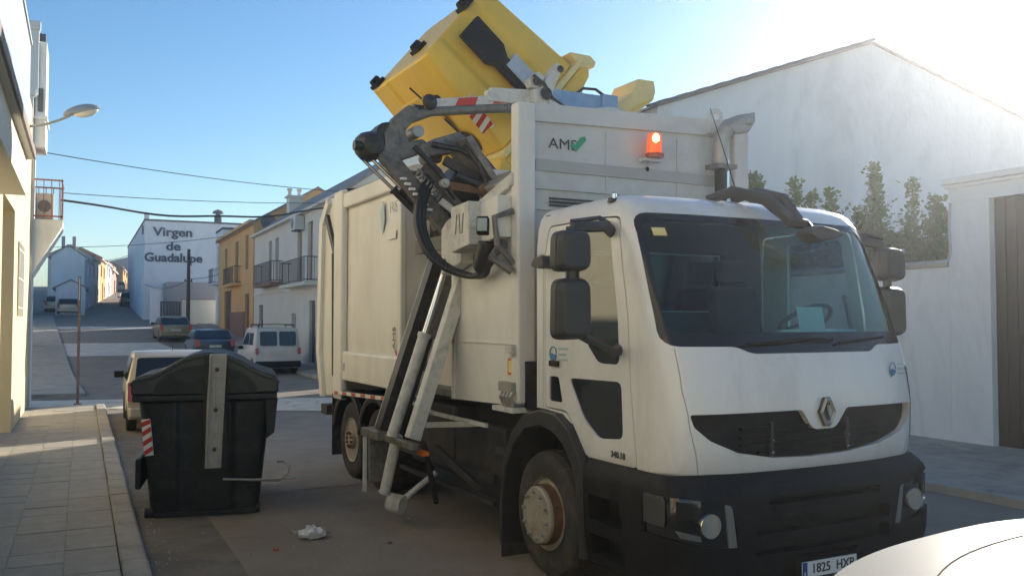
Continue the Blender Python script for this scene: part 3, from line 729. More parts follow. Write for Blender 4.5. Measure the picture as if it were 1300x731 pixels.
# far left sunlit row
far = [(-2.7, 0.0, 90, 99, 3.0, 7.9, 'coolwhite', 'grey gabled house with two chimneys at the start of the sunlit row'),
       (-4.0, 0.0, 99.1, 110, 3.5, 8.6, 'creamwhite', 'cream house second in the sunlit row up the left side'),
       (-4.0, 0.0, 110.1, 120, 4.1, 9.2, 'ochre', 'pale ochre house third in the sunlit row up the left side'),
       (-4.0, 0.0, 120.1, 131, 4.7, 9.4, 'whitewall', 'bright white house fourth in the sunlit row'),
       (-4.0, 0.0, 131.1, 150, 5.5, 9.2, 'pinkwall', 'low pinkish house last in the sunlit row'),
       (-4.0, 0.0, 165, 185, 7.0, 11.0, 'ochre', 'small yellow house beyond the end of the sunlit row')]
for i, (a, b, c, d, e, f, m_, lb) in enumerate(far):
    L = d - c
    ops = [('window', c + L * .15, c + L * .32, e + 3.0, e + 4.3), ('window', c + L * .62, c + L * .8, e + 3.0, e + 4.3), ('door', c + L * .4, c + L * .55, e + .3, e + 2.4), ('window', c + L * .7, c + L * .85, e + .8, e + 2.1)]
    h = house('terrace_house', lb, 'house', a, b, c, d, e, f, m_, E=ops, roof='gable', rh=1.0, rm='redtile' if i % 2 else 'rooftile', group='terrace houses up the left side')
    ox, oy, oz = h.location
    if i == 0:
        for q in (-2.1, -1.2):
            mb = MB(); mb.box(q - ox, q + .3 - ox, 92 - oy, 92.3 - oy, 8.4 - oz, 9.9 - oz); mb.build('chimney', 'greywall', h)
    mb = MB(); mb.box(b - ox, b + .25 - ox, c - oy, d - oy, f - oz - .25, f - oz - .1); mb.build('cornice', 'whitewall', h)
    q_ = Matrix.Rotation(R(-4.6), 4, 'Z') @ Vector((ox, oy - 90, 0)); h.location = (q_.x + .1, q_.y + 90, oz); h.rotation_euler = (0, 0, R(-4.6))
LE = house('white_annex', 'low white annexe with a sunlit end in front of the gabled grey house', 'house', -2.0, 0.2, 82, 89.9, 2.2, 4.8, 'coolwhite', E=[('window', 84, 85.2, 3.3, 4.4), ('window', 86.5, 87.7, 3.3, 4.4)], roof='gable', rh=.6, rm='rooftile')
house('pink_cottage', 'small pinkish tiled cottage far behind the brown post at the left', 'house', -12, -3.9, 74, 84, 1.8, 4.3, 'pinkwall', roof='gable', rh=1.1, rm='redtile', S=[('window', -5.5, -4.6, 2.7, 3.7)], E=[('window', 77, 78.2, 2.8, 3.8)])

# big white gable building and the boundary wall at the right
GB = thing('white_gable_building', 'huge blank white gable wall of the warehouse behind the truck', 'building', (20.4, 18.4, 0))
mb = MB(); A = [(12.95 - 20.4, 0), (27.9 - 20.4, 0), (27.9 - 20.4, 8.3), (0, 10.05), (12.95 - 20.4, 7.45)]
mb.prism(A, 'y', 0, 5.4); mb.build('wall', 'coolwhite', GB)
mb = MB()
for sx, xe in ((-1, 12.95 - 20.4), (1, 27.9 - 20.4)):
    ze = 7.45 if sx < 0 else 8.3; sl = (10.05 - ze) / 7.47
    a = (xe + sx * .35, ze - .35 * sl + .004); b = (0, 10.054)
    mb.prism([a, b, (b[0], b[1] + .05), (a[0], a[1] + .05)], 'y', -.10, 5.5)
rf = mb.build('roof', 'rooftile', GB)
mb = MB(); pr = arc((0, 0), .085, 0, 180, 6) + arc((0, 0), .065, 180, 0, 6)
mb.prism([(x, z) for x, z in pr], 'x', 0, .34); tm = mb.mesh('roof_tile', 'darktile')
sl = math.atan2(10.12 - 7.45, 7.47)
for sx in (-1,):
    n = 26
    for i in range(n):
        o = bpy.data.objects.new('roof_tile', tm); COL.objects.link(o); o.parent = rf
        t = i / n; x = -7.8 + t * 7.8
        o.location = (x * (1 if sx < 0 else -1), -.08, 7.36 + t * 2.74 + .0 + .012 * (i % 2)); o.rotation_euler = (0, -sl if sx < 0 else PI + sl, 0) if sx < 0 else (0, -(PI - sl), 0)
mb = MB(); mb.box(-7.95, -7.46, -.02, 5.4, 7.02, 7.20); mb.build('eave_cornice', 'coolwhite', GB)
house('added_shade_house', 'plain white flat roofed house beside the warehouse, unseen, added to shade the street', 'house', 12.9, 20, 27.5, 29.6, 0, 5.6, 'whitewall', roof='parapet', rm='whitewall')  # unseen block added to cast shade across the street
YB = thing('added_shade_wall', 'tall plain wall beside the warehouse, unseen, added to shape the sun patch', 'wall', (12.95, 23.8, 0))  # unseen wall added to bound the sun patch on the left pavement
mb = MB(); mb.box(0, .25, .02, 3.65, 0, 4.95); mb.build('wall_face', 'whitewall', YB)

BW = thing('boundary_wall', 'white rendered boundary wall with a moulded top running behind the truck cab', 'wall', (12.9, 10.1, 0))
mb = MB(); mb.box(0, .22, 0, 8.28, 0, 2.95); mb.build('wall_face', 'whitewall', BW)
mb = MB(); mb.prism([(-.05, 2.954), (.27, 2.954), (.27, 3.02), (.11, 3.09), (-.05, 3.02)], 'y', 0, 8.28); mb.build('coping', 'kerb', BW, bevel=.01)
GH = thing('gateway', 'white gateway with a moulded lintel round a dark brown gate at the right edge', 'gateway', (12.9, 9.7, 0))
mb = MB(); mb.box(0, .35, -.34, .395, 0, 4.0); mb.build('gate_pier', 'whitewall', GH)
mb = MB(); mb.box(0, .35, -8.5, -7.8, 0, 4.0); mb.build('gate_pier', 'whitewall', GH)
mb = MB(); mb.box(0, .35, -8.5, .395, 4.003, 4.3); mb.build('lintel', 'whitewall', GH)
mb = MB(); mb.box(-.10, .4, -8.6, .46, 4.303, 4.40); mb.box(-.05, .37, -8.55, .43, 4.24, 4.3); mb.build('cornice', 'whitewall', GH, bevel=.012)
mb = MB(); mb.tube([(-.03, .33, 4.0), (-.03, .36, 3.6), (-.03, .345, 3.2), (-.03, .39, 3.05), (-.03, .6, 3.02)], .022, 6); mb.build('cable_conduit', 'greyrail', GH)
mb = MB(); mb.box(.13, .25, -7.8, -.34, 0.1, 4.0); gt = mb.build('gate_leaf', 'gatebrown', GH)
mb = MB(); mb.box(0, .02, -.06, .06, 0, 3.86); sm = mb.mesh('gate_board', 'gatebrown')
for i in range(40):
    o = bpy.data.objects.new('gate_board', sm); COL.objects.link(o); o.parent = gt; o.location = (.108 - .004 * (i % 2), -.47 - .186 * i, .12)

# young shrubs behind the boundary wall
def shrub(i, x, y, h, label, m, n=5, spread=.45, lean=0):
    t = thing('young_tree', label, 'tree', (x, y, 0), 0, 'young trees behind the boundary wall')
    r = random.Random(100 + i); tr = MB(); lf = MB()
    for k in range(n):
        a = r.uniform(0, 2 * PI); s = r.uniform(.2, 1) * spread; hh = h * r.uniform(.72, 1.0) if k else h
        pts = []; bx, by = math.cos(a) * s, math.sin(a) * s
        for q in range(9):
            f = q / 8
            pts.append((bx * (f ** .7) + .06 * math.sin(q * 1.3 + k), by * f ** .7 + lean * f, hh * f))
        tr.tube(pts, [.04 * (1 - .8 * q / 8) for q in range(9)], 6)
        L = int(hh * 175)
        for q in range(L):
            f = .3 + .72 * (q + r.random()) / L; f = min(f, 1.0)
            j = min(7, int(f * 8)); ff = f * 8 - j
            c = Vector(pts[j]).lerp(Vector(pts[j + 1]), ff)
            rad = (.07 + .42 * (1 - f)) * (0.5 + 0.5 * abs(math.sin(f * 17 + k)))
            c += Vector((r.gauss(0, rad), r.gauss(0, rad), r.gauss(0, .05)))
            d = Vector((r.uniform(-1, 1), r.uniform(-1, 1), r.uniform(-.2, 1))).normalized(); e = d.cross(Vector((r.uniform(-1, 1), r.uniform(-1, 1), r.uniform(-1, 1)))).normalized()
            l = r.uniform(.08, .15); wd = l * .33
            lf.add([c, c + d * l * .5 + e * wd, c + d * l, c + d * l * .5 - e * wd], [(0, 1, 2, 3)])
    for q in range(int(900 * spread)):
        c = Vector((r.gauss(0, spread * .8), r.gauss(0, spread * .8), h * r.uniform(.45, .86) - abs(r.gauss(0, .12))))
        d = Vector((r.uniform(-1, 1), r.uniform(-1, 1), r.uniform(-.6, 1))).normalized(); e = d.cross(Vector((r.uniform(-1, 1), r.uniform(-1, 1), r.uniform(-1, 1)))).normalized()
        l = r.uniform(.05, .17); wd = l * r.uniform(.22, .4)
        lf.add([c, c + d * l * .5 + e * wd, c + d * l, c + d * l * .5 - e * wd], [(0, 1, 2, 3)])
    tr.build('trunk', 'bark', t)
    o = lf.build('crown', m, t); o['kind'] = 'stuff'
for i, (x, y, h, m_, lb, n, sp) in enumerate([(13.7, 15.6, 5.35, 'leaf', 'bushy young tree behind the wall, first to the right of the exhaust stack', 5, .6),
        (14.4, 15.1, 5.1, 'leaf', 'young tree with upright shoots behind the wall, second from the left', 4, .5),
        (15.0, 14.6, 4.9, 'leaf', 'short young tree behind the wall above the middle of the cab roof', 5, .5),
        (15.6, 14.2, 5.45, 'leaf', 'tallest slender young tree behind the wall, beside the cab roof corner', 5, .35),
        (16.1, 13.8, 5.1, 'leaf', 'upright young tree behind the wall above the far mirrors', 5, .4),
        (16.4, 13.4, 4.7, 'leaf', 'young tree behind the wall to the right of the far mirrors', 6, .5),
        (16.9, 13.1, 4.55, 'leafy', 'yellow green shrub behind the wall next to the gateway', 6, .5)]):
    shrub(i, x, y, h, lb, m_, n, sp)

# ============================================================ THE TRUCK (local: x across, y rearwards, z up; the street side is x < 0)
TK = thing('garbage_truck', 'white side loading refuse truck with a black bumper, tipping a yellow container over its hopper', 'truck', (4.653, 4.72, 0), R(2.0))
LV = [(1.03, .05, 1.185), (1.06, .03, 1.2), (1.2, .0, 1.2), (1.45, -.01, 1.2), (1.7, .03, 1.2), (1.9, .09, 1.2), (2.1, .17, 1.2), (2.3, .26, 1.2), (2.5, .35, 1.2), (2.68, .43, 1.195), (2.82, .51, 1.18),
      (2.9, .57, 1.155), (2.95, .64, 1.12), (2.985, .74, 1.06), (3.01, .9, .95)]
PL = [(0, 0), (.3, .004), (.55, .012), (.75, .026), (.9, .046), (1.0, .068), (1.08, .10), (1.14, .145), (1.18, .205), (1.2, .30), (1.2, .6), (1.2, 1.2), (1.2, 1.55), (1.2, 1.87)]
def cab_loft(o=0.0, zmin=None, zmax=None, rear=1.87):
    mb = MB(); rows = []
    lv = []
    z0, z1 = zmin or LV[0][0] - 0, zmax or LV[-1][0]
    for z, F, W in LV:
        if z < z0 or z > z1: continue
        lv.append((z, F, W))
    if zmin and lv[0][0] > zmin + .001: lv.insert(0, (zmin, lv[0][1], lv[0][2]))
    if zmax and lv[-1][0] < zmax - .001: lv.append((zmax, lv[-1][1] + .03, lv[-1][2] - .01))
    for z, F, W in lv:
        row = []
        for sgn in (-1, 1):
            pl = PL[::-1] if sgn < 0 else PL[1:]
            for px, dy in pl:
                x = px / 1.2 * (W + o)
                y = (F - o) + dy * (rear + o - (F - o)) / 1.87
                row.append((sgn * x, y, z + (o if z > 3.0 else 0)))
        rows.append(row)
    n = len(rows[0]); vs = [v for r_ in rows for v in r_]; fs = []
    for i in range(len(rows) - 1):
        for k in range(n - 1): fs.append((i * n + k, i * n + k + 1, (i + 1) * n + k + 1, (i + 1) * n + k))
        fs.append((i * n + n - 1, i * n, (i + 1) * n, (i + 1) * n + n - 1))
    fs.append(list(range(n))); fs.append([(len(rows) - 1) * n + k for k in range(n)])
    # crowned roof: replace the top cap by a fan to a slightly raised centre row
    if not zmax:
        fs.pop(); b = (len(rows) - 1) * n; c = len(vs); vs.append((0, 1.3, vs[b][2] + .03))
        for k in range(n): fs.append((b + k, b + (k + 1) % n, c))
    mb.add(vs, fs); return mb
def P(poly, ax, a, b): m_ = MB(); m_.prism(poly, ax, a, b); return m_
ws_out = rpoly([(-1.135, 2.83), (1.135, 2.83), (1.155, 2.3), (1.165, 1.89), (.74, 1.885), (.66, 1.835), (-.52, 1.835), (-.64, 1.885), (-1.165, 1.89), (-1.155, 2.3)], .10)
ws_in = rpoly([(-1.09, 2.78), (1.09, 2.78), (1.11, 2.3), (1.12, 1.98), (-1.12, 1.98), (-1.11, 2.3)], .09)
door = rpoly([(.47, 1.035), (.54, 1.6), (.57, 2.1), (.69, 2.81), (.95, 2.83), (1.70, 2.83), (1.74, 2.6), (1.74, 1.36), (1.40, 1.35), (1.10, 1.035)], .05)
door_in = [(y + (.012 if y < 1.2 else -.012) * 1, z + (.012 if z < 1.8 else -.012)) for y, z in door]
w_up = rpoly([(.80, 2.74), (.70, 2.1), (.68, 1.75), (.95, 1.75), (1.12, 1.90), (1.42, 1.95), (1.42, 2.74)], .06)
w_lo = rpoly([(1.37, 1.62), (.66, 1.63), (.64, 1.23), (.95, 1.20), (1.16, 1.33)], .06)
w_sm = rpoly([(1.67, 1.62), (1.52, 1.62), (1.46, 1.42), (1.67, 1.42)], .03)
arch = [(.9, .9), (1.05, .98), (1.16, 1.12), (1.30, 1.26), (1.46, 1.33), (1.70, 1.35), (2.2, 1.35), (2.2, .9)]
grille = rpoly([(-1.06, 1.445), (-.15, 1.445), (-.06, 1.33), (-.02, 1.305), (.16, 1.305), (.20, 1.33), (.29, 1.445), (1.10, 1.445), (1.06, 1.34), (.92, 1.24), (.65, 1.165), (.3, 1.125), (-.05, 1.115), (-.4, 1.13), (-.7, 1.18), (-.92, 1.27), (-1.03, 1.36)], .02, 2)
slit = [(-1.10, 1.88), (-1.095, 1.6), (-1.06, 1.35), (-1.01, 1.15), (-.98, 1.02)]
def band(pts, t): return pts + [(x + t, z) for x, z in pts[::-1]]
shell = cab_loft().build('cab_shell', 'cabwhite', TK)
cav = cab_loft(-.05, 1.12, 2.93, 1.87)
ops = [(cav, 'DIFFERENCE'), (P(ws_out, 'y', -1, .86), 'DIFFERENCE'), (P(door, 'x', -2, -1.0), 'DIFFERENCE'), (P(door, 'x', 1.0, 2), 'DIFFERENCE'),
       (P(arch, 'x', -2, 2), 'DIFFERENCE'), (P(grille, 'y', -1, .30), 'DIFFERENCE'), (P(band(slit, .007), 'y', -1, .45), 'DIFFERENCE'), (P(band([(-x, z) for x, z in slit], .007), 'y', -1, .45), 'DIFFERENCE')]
rw = MB(); rw.box(-.7, .7, 1.5, 2.2, 2.15, 2.65); ops.append((rw, 'DIFFERENCE'))
boolean(shell, ops, 28)
for s_ in (-1, 1):
    d = cab_loft().build('door', 'cabwhite', TK)
    ops = [(P(door_in, 'x', -2 if s_ < 0 else 1.0, -1.0 if s_ < 0 else 2), 'INTERSECT'), (cav, 'DIFFERENCE')]
    for q in (w_up, w_lo, w_sm): ops.append((P(q, 'x', -2 if s_ < 0 else .9, -.9 if s_ < 0 else 2), 'DIFFERENCE'))
    boolean(d, ops, 28)
    for nm, q, mm in (('side_window', w_up, 'glassdark'), ('lower_window', w_lo, 'blackglass'), ('small_window', w_sm, 'blackglass')):
        g_ = cab_loft(-.012).build(nm, mm, d)
        boolean(g_, [(cab_loft(-.024), 'DIFFERENCE'), (P(q, 'x', -2 if s_ < 0 else .9, -.9 if s_ < 0 else 2), 'INTERSECT')], 28)
    mb = MB(); x = s_ * 1.205
    mb.box(min(x, x + s_ * .02), max(x, x + s_ * .02), 1.50, 1.64, 1.70, 1.745); mb.build('door_handle', 'blackpl', d, bevel=.006)
    # black band along the window foot
    sb = cab_loft(-.004).build('window_foot_band', 'seal', d)
    boolean(sb, [(cab_loft(-.011), 'DIFFERENCE'), (P(rpoly([(.69, 1.93), (.68, 1.75), (.95, 1.75), (1.10, 1.885), (1.02, 1.93)], .03), 'x', -2 if s_ < 0 else .9, -.9 if s_ < 0 else 2), 'INTERSECT')])
wsg = cab_loft(-.014).build('windscreen', 'glassws', TK)
boolean(wsg, [(cab_loft(-.020), 'DIFFERENCE'), (P(ws_in, 'y', -1, .86), 'INTERSECT')], 28)
sb = cab_loft(-.003).build('windscreen_surround', 'seal', TK)
boolean(sb, [(cab_loft(-.020), 'DIFFERENCE'), (P(ws_out, 'y', -1, .86), 'INTERSECT'), (P(ws_in, 'y', -1, .9), 'DIFFERENCE')], 28)
mb = MB(); mb.box(-.7, .7, 1.825, 1.835, 2.15, 2.65); mb.build('rear_window', 'blackglass', TK)
gp = P([(x * .998, .0 + z) for x, z in grille], 'y', -.2, .42).build('grille', 'blackpl', TK)
boolean(gp, [(cab_loft(-.045), 'INTERSECT')], 28)
for zz in (1.16, 1.215, 1.27, 1.325):
    hw = {1.16: .50, 1.215: .66, 1.27: .66, 1.325: .66}[zz]
    sl_ = None
    for_x = [(-hw, zz), (hw, zz), (hw, zz + .018), (-hw, zz + .018)]
    sl_ = P(for_x, 'y', -.3, .2).build('grille_slat', 'blackpl', gp); boolean(sl_, [(cab_loft(-.018), 'INTERSECT')])
for q in (-.42, .30):
    mb = MB(); mb.box(q, q + .02, .008, .04, 1.14, 1.37); mb.build('grille_strut', 'greypl', gp)
    for zz in (1.17, 1.25):
        mb = MB(); mb.lathe([(-.012, .001), (-.01, .008), (0, .01)], (q + .01, .006, zz), 'y', 8); mb.build('bolt', 'chrome', gp)
# diamond emblem: outer frame, sloped facets, dark core
em = MB(); c0 = (.07, 1.425)
o_ = [(c0[0], c0[1] + .115), (c0[0] + .085, c0[1] + .03), (c0[0] + .085, c0[1] - .03), (c0[0], c0[1] - .115), (c0[0] - .085, c0[1] - .03), (c0[0] - .085, c0[1] + .03)]
o_ = [(c0[0] - .026, c0[1] + .10), (c0[0] + .026, c0[1] + .10), (c0[0] + .078, c0[1]), (c0[0] + .026, c0[1] - .10), (c0[0] - .026, c0[1] - .10), (c0[0] - .078, c0[1])]
em.frustum(o_, -.035, o_, -.012, 'y')
eo = em.build('emblem', 'inkgrey', TK)
sc = lambda k: [(c0[0] + (x - c0[0]) * k, c0[1] + (z - c0[1]) * k) for x, z in o_]
ring = MB(); a_, b_, h_ = sc(.97), sc(.80), sc(.62)
for i in range(6):
    j = (i + 1) % 6
    if i == 4: pass
    ring.add([(a_[i][0], -.036, a_[i][1]), (a_[j][0], -.036, a_[j][1]), (b_[j][0], -.052, b_[j][1]), (b_[i][0], -.052, b_[i][1]),
              (h_[j][0], -.037, h_[j][1]), (h_[i][0], -.037, h_[i][1])], [(0, 1, 2, 3), (3, 2, 4, 5)])
ring.build('emblem_ring', 'steel', eo)
mb = MB(); i1 = sc(.45); mb.frustum([i1[0], i1[1], i1[2], i1[3], (c0[0] + .0, c0[1] - .02)], -.046, [i1[0], i1[1], i1[2], i1[3], (c0[0], c0[1] - .02)], -.036, 'y'); mb.build('emblem_facet', 'steel', eo)

# bumper and lower front
BL = [(.27, .10, 1.16), (.31, .0, 1.22), (.5, -.04, 1.25), (.78, -.05, 1.26), (.90, -.05, 1.26), (.955, -.03, 1.25), (1.0, .01, 1.235), (1.045, .06, 1.20)]
mb = MB(); rows = []
for z, F, W in BL:
    row = []
    for sgn in (-1, 1):
        pl = PL[::-1] if sgn < 0 else PL[1:]
        for px, dy in pl:
            row.append((sgn * px / 1.2 * W, F + dy * (1.08 - F) / 1.87, z))
    rows.append(row)
n = len(rows[0]); vs = [v for r_ in rows for v in r_]; fs = []
for i in range(len(rows) - 1):
    for k in range(n): fs.append((i * n + k, i * n + (k + 1) % n, (i + 1) * n + (k + 1) % n, (i + 1) * n + k))
fs += [list(range(n)), [(len(rows) - 1) * n + k for k in range(n)]]
mb.add(vs, fs)
bp = mb.build('bumper', 'blackpl', TK)
cut = []
for (x0, x1, z0, z1) in ((-.60, .68, .50, .60), (-.60, .68, .64, .74), (-.50, .58, .83, .88), (-.2, .36, .45, .472)):
    c_ = MB(); c_.prism(rpoly([(x0, z0), (x1, z0), (x1, z1), (x0, z1)], .02, 2), 'y', -1, .06); cut.append((c_, 'DIFFERENCE'))
hl = lambda s_: rpoly([(s_ * 1.5, .93), (s_ * 1.16, .93), (s_ * .80, .85), (s_ * .745, .57), (s_ * 1.02, .60), (s_ * 1.5, .72)], .03)
for s_ in (-1, 1): cut.append((P(hl(s_), 'y', -1, .34), 'DIFFERENCE'))
for s_ in (-1, 1):
    for z0, z1 in ((.36, .52), (.62, .80)):
        c_ = MB(); c_.box(min(s_ * 1.08, s_ * 1.4), max(s_ * 1.08, s_ * 1.4), .58, 1.0, z0, z1); cut.append((c_, 'DIFFERENCE'))
c_ = MB(); c_.box(-.22, .42, -1, -.028, .32, .40)
boolean(bp, cut, 28)
mb = MB(); mb.box(-1.0, 1.0, .3, 1.05, .35, 1.0); mb.build('bumper_core', 'chassis', TK)
def bump_band(o):
    m_ = MB(); vs = []
    for z, F, W in BL:
        for sgn in (-1, 1):
            pl = PL[::-1] if sgn < 0 else PL[1:]
            for px, dy in pl: vs.append((sgn * px / 1.2 * (W + o), F - o + dy * (1.08 - F) / 1.87, z))
    m_.add(vs, fs); return m_
for s_ in (-1, 1):
    hd = bump_band(-.02).build('headlight', 'blackglass', TK)
    boolean(hd, [(bump_band(-.10), 'DIFFERENCE'), (P(hl(s_), 'y', -1, .6), 'INTERSECT')], 28)
    for nm, poly, oo, mm in (('lamp_trim', [(s_ * .80, .852), (s_ * .755, .575), (s_ * .82, .575), (s_ * .855, .865)], -.008, 'silverplastic'),
                             ('lamp_trim', [(s_ * 1.5, .925), (s_ * 1.243, .925), (s_ * 1.243, .73), (s_ * 1.5, .71)], -.008, 'lampglass'),
                             ('indicator_lens', [(s_ * 1.19, .90), (s_ * 1.09, .885), (s_ * 1.10, .76), (s_ * 1.19, .74)], -.012, 'seal'),
                             ('fog_lens', [(s_ * 1.20, .715), (s_ * 1.04, .67), (s_ * 1.03, .635), (s_ * 1.17, .665)], -.012, 'reflector')):
        t_ = bump_band(oo).build(nm, mm, hd)
        boolean(t_, [(bump_band(oo - .03), 'DIFFERENCE'), (P(poly, 'y', -1, .6), 'INTERSECT')])
    mb = MB(); mb.lathe([(.038, .001), (.034, .022), (.020, .048), (-.004, .068), (.0, .073), (.03, .073)], (s_ * .975, -.006, .735), 'y', 20)
    mb.build('headlamp_reflector', 'reflector', hd, smooth=40)
    mb = MB(); mb.lathe([(-.004, .078), (-.012, .078), (-.012, .070), (.02, .070)], (s_ * .975, -.016, .735), 'y', 20); mb.build('headlamp_ring', 'steel', hd)
    mb = MB(); mb.lathe([(.034, .012), (.0, .012), (-.006, .001)], (s_ * .975, -.006, .735), 'y', 10); mb.build('bulb_cap', 'inkgrey', hd)
# corner marker lamps on the cab edge
for s_ in (-1, 1):
    for k, (za, zb, mm) in enumerate(((1.50, 1.70, 'lampglass'), (1.30, 1.47, 'lampglass'))) if s_ > 0 else ():
        t_ = cab_loft(.006).build('corner_lamp', mm, TK)
        xa = 1.15
        boolean(t_, [(cab_loft(-.01), 'DIFFERENCE'), (P(rpoly([(.14, za), (.25, za), (.25, zb), (.14, zb)], .01), 'x', 1, 2), 'INTERSECT')])
    if s_ > 0:
        t_ = cab_loft(.004).build('corner_lamp_housing', 'seal', TK)
        boolean(t_, [(cab_loft(-.01), 'DIFFERENCE'), (P(rpoly([(.12, 1.72), (.27, 1.72), (.27, 1.22), (.12, 1.16)], .03), 'x', 1, 2), 'INTERSECT')])
# number plate
mb = MB(); mb.box(-.27, .29, -.085, -.045, .315, .44); pf = mb.build('plate_holder', 'blackpl', TK)
mb = MB(); mb.box(-.25, .27, -.091, -.087, .325, .430); pl_ = mb.build('number_plate', 'white', pf)
mb = MB(); mb.box(-.248, -.205, -.094, -.0915, .327, .428); mb.build('plate_band', 'euro', pf)
text('plate_lettering', '1825', .088, 'inkgrey', pf, (-.075, -.0925, .377), (PI / 2, 0, 0), .002, .0015, 1.02)
text('plate_lettering', 'HXP', .088, 'inkgrey', pf, (.155, -.0925, .377), (PI / 2, 0, 0), .002, .0015, 1.02)
text('plate_country', 'E', .035, 'white', pf, (-.227, -.0955, .350), (PI / 2, 0, 0), .002)

# decals: swirl roundel with three lines, both on the door and on the front
def roundel(x, y, z, rz, s):
    m_ = MB(); r_ = Matrix.Translation((x, y, z)) @ Matrix.Rotation(rz, 4, 'Z')
    o = arc((0, 0), .062 * s, 0, 340, 20); i_ = arc((0, .006 * s), .047 * s, 340, 0, 20)
    m_.prism(o + i_, 'y', -.0035, -.0005, r_)
    a = m_.build('roundel', 'blue', TK)
    m_ = MB(); m_.prism([(-.045 * s, -.01 * s), (-.02 * s, .004 * s), (.01 * s, -.006 * s), (.048 * s, -.002 * s), (.035 * s, -.045 * s), (0, -.060 * s), (-.034 * s, -.075 * s), (-.034 * s, -.045 * s)], 'y', -.0045, -.0006, r_)
    m_.build('swirl', 'blue', a)
    m_ = MB()
    for k, L in enumerate((.16, .13, .15)):
        for q in range(6):
            xa = .085 + L * q / 6
            m_.box((xa) * s, (xa + L / 6 * .78) * s, -.0035, -.0005, (.035 - .045 * k) * s, (.052 - .045 * k) * s, r_)
    m_.build('decal_lines', 'paleblue', a)
roundel(-1.203, 1.60, 1.80, -PI / 2, .95)
fy = .075
roundel(.85, .058, 1.70, R(12), .82)
text('door_lettering', '340.18', .062, 'inkgrey', TK, (-1.203, .70, 1.11), (PI / 2, 0, -PI / 2), .003, .0022, 1.05)
mb = MB(); mb.box(-1.03, -.93, .496, .499, 2.66, 2.72, Matrix.Translation((0, 0, 0)))
st = cab_loft(-.010).build('inspection_sticker', 'paleyellow', TK)
boolean(st, [(cab_loft(-.0135), 'DIFFERENCE'), (P([(-1.03, 2.66), (-.93, 2.66), (-.93, 2.72), (-1.03, 2.72)], 'y', -1, .86), 'INTERSECT')])
# roof edge marker, little lamps
mb = MB(); mb.lathe([(0, .045), (.03, .035), (.045, .001)], (-1.125, .86, 2.93), 'z', 12, ); mb.build('marker_lamp_base', 'greypl', TK, rot=None)
mb = MB(); mb.lathe([(0, .02), (.035, .018), (.05, .001)], (-1.13, .84, 2.955), 'z', 10); mb.build('marker_lamp', 'reflector', TK)
mb = MB(); mb.box(-1.2025, -1.199, 1.745, 1.87, 2.60, 2.608); mb.box(-1.2025, -1.199, 1.76, 1.766, 1.36, 2.60); mb.build('pillar_seam', 'stripe', TK)
# mirrors
def mirrors(s_):
    o = MB(); e = .13 if s_ < 0 else -.05
    arm = MB(); arm.tube([(s_ * 1.17, .80, 2.70), (s_ * 1.30, .70, 2.73), (s_ * (1.48 + e), .62, 2.70), (s_ * (1.52 + e), .6, 2.62)], [.045, .04, .04, .03], 8)
    arm.tube([(s_ * 1.17, .83, 2.76), (s_ * 1.34, .72, 2.79), (s_ * (1.50 + e), .62, 2.74)], .018, 6)
    arm.tube([(s_ * (1.52 + e), .6, 2.7), (s_ * (1.52 + e), .6, 1.98)], .035, 8)
    arm.tube([(s_ * 1.16, .72, 1.86), (s_ * 1.3, .62, 1.84), (s_ * (1.48 + e), .6, 1.98)], [.05, .035, .03], 8)
    am = arm.build('mirror_arm', 'mirror_shell', TK, smooth=40)
    for z0, z1 in ((2.39, 2.68), (1.93, 2.355)):
        m_ = MB(); poly = rpoly([(s_ * (1.39 + e), z0 + .01), (s_ * (1.66 + e), z0), (s_ * (1.65 + e), z1 - .01), (s_ * (1.40 + e), z1)], .07, 4)
        inner = [(s_ * (1.52 + e) + (x - s_ * (1.52 + e)) * .8, (z0 + z1) / 2 + (z - (z0 + z1) / 2) * .86) for x, z in poly]
        m_.frustum(inner, .50, poly, .57, 'y')
        m_.frustum(poly, .5701, poly, .66, 'y')
        mo = m_.build('mirror', 'mirror_shell', TK, bevel=.015)
        g_ = MB(); g_.prism([(s_ * (1.52 + e) + (x - s_ * (1.52 + e)) * .9, (z0 + z1) / 2 + (z - (z0 + z1) / 2) * .9) for x, z in poly], 'y', .661, .664); g_.build('mirror_glass', 'chrome', mo)
mirrors(-1); mirrors(1)
mb = MB(); mb.prism(rpoly([(1.72, 2.50), (1.66, 2.56), (1.52, 2.58), (1.50, 2.50), (1.56, 2.47)], .03), 'x', -1.35, -1.22); mb.build('side_wing_mirror', 'mirror_shell', TK, bevel=.02)
# front blind spot mirror on its forked arm
mb = MB()
mb.tube([(.05, .78, 2.99), (.16, .62, 3.04), (.30, .42, 2.97), (.42, .28, 2.80)], [.035, .045, .05, .045], 8)
mb.tube([(.30, .78, 3.0), (.38, .60, 3.05), (.48, .42, 2.98), (.52, .30, 2.80)], [.03, .04, .045, .04], 8)
mb.tube([(.40, .30, 2.80), (.56, .28, 2.78), (.58, .24, 2.72)], .04, 8)
mb.build('front_mirror_arm', 'mirror_shell', TK, smooth=40, loc=(-.36, 0, 0))
mb = MB(); mb.frustum(rpoly([(.46, 2.70), (.58, 2.76), (.74, 2.735), (.83, 2.70), (.72, 2.665), (.56, 2.655)], .04), .14, rpoly([(.43, 2.70), (.58, 2.78), (.74, 2.755), (.86, 2.70), (.72, 2.65), (.56, 2.63)], .04), .28, 'y')
mb.build('front_mirror', 'mirror_shell', TK, bevel=.025, loc=(-.36, .0, 0))
mb = MB(); mb.tube([(.02, .80, 3.02), (.02, .95, 3.4), (-.0, 1.1, 3.80)], [.006, .004, .003], 5); mb.build('antenna', 'blackpl', TK)
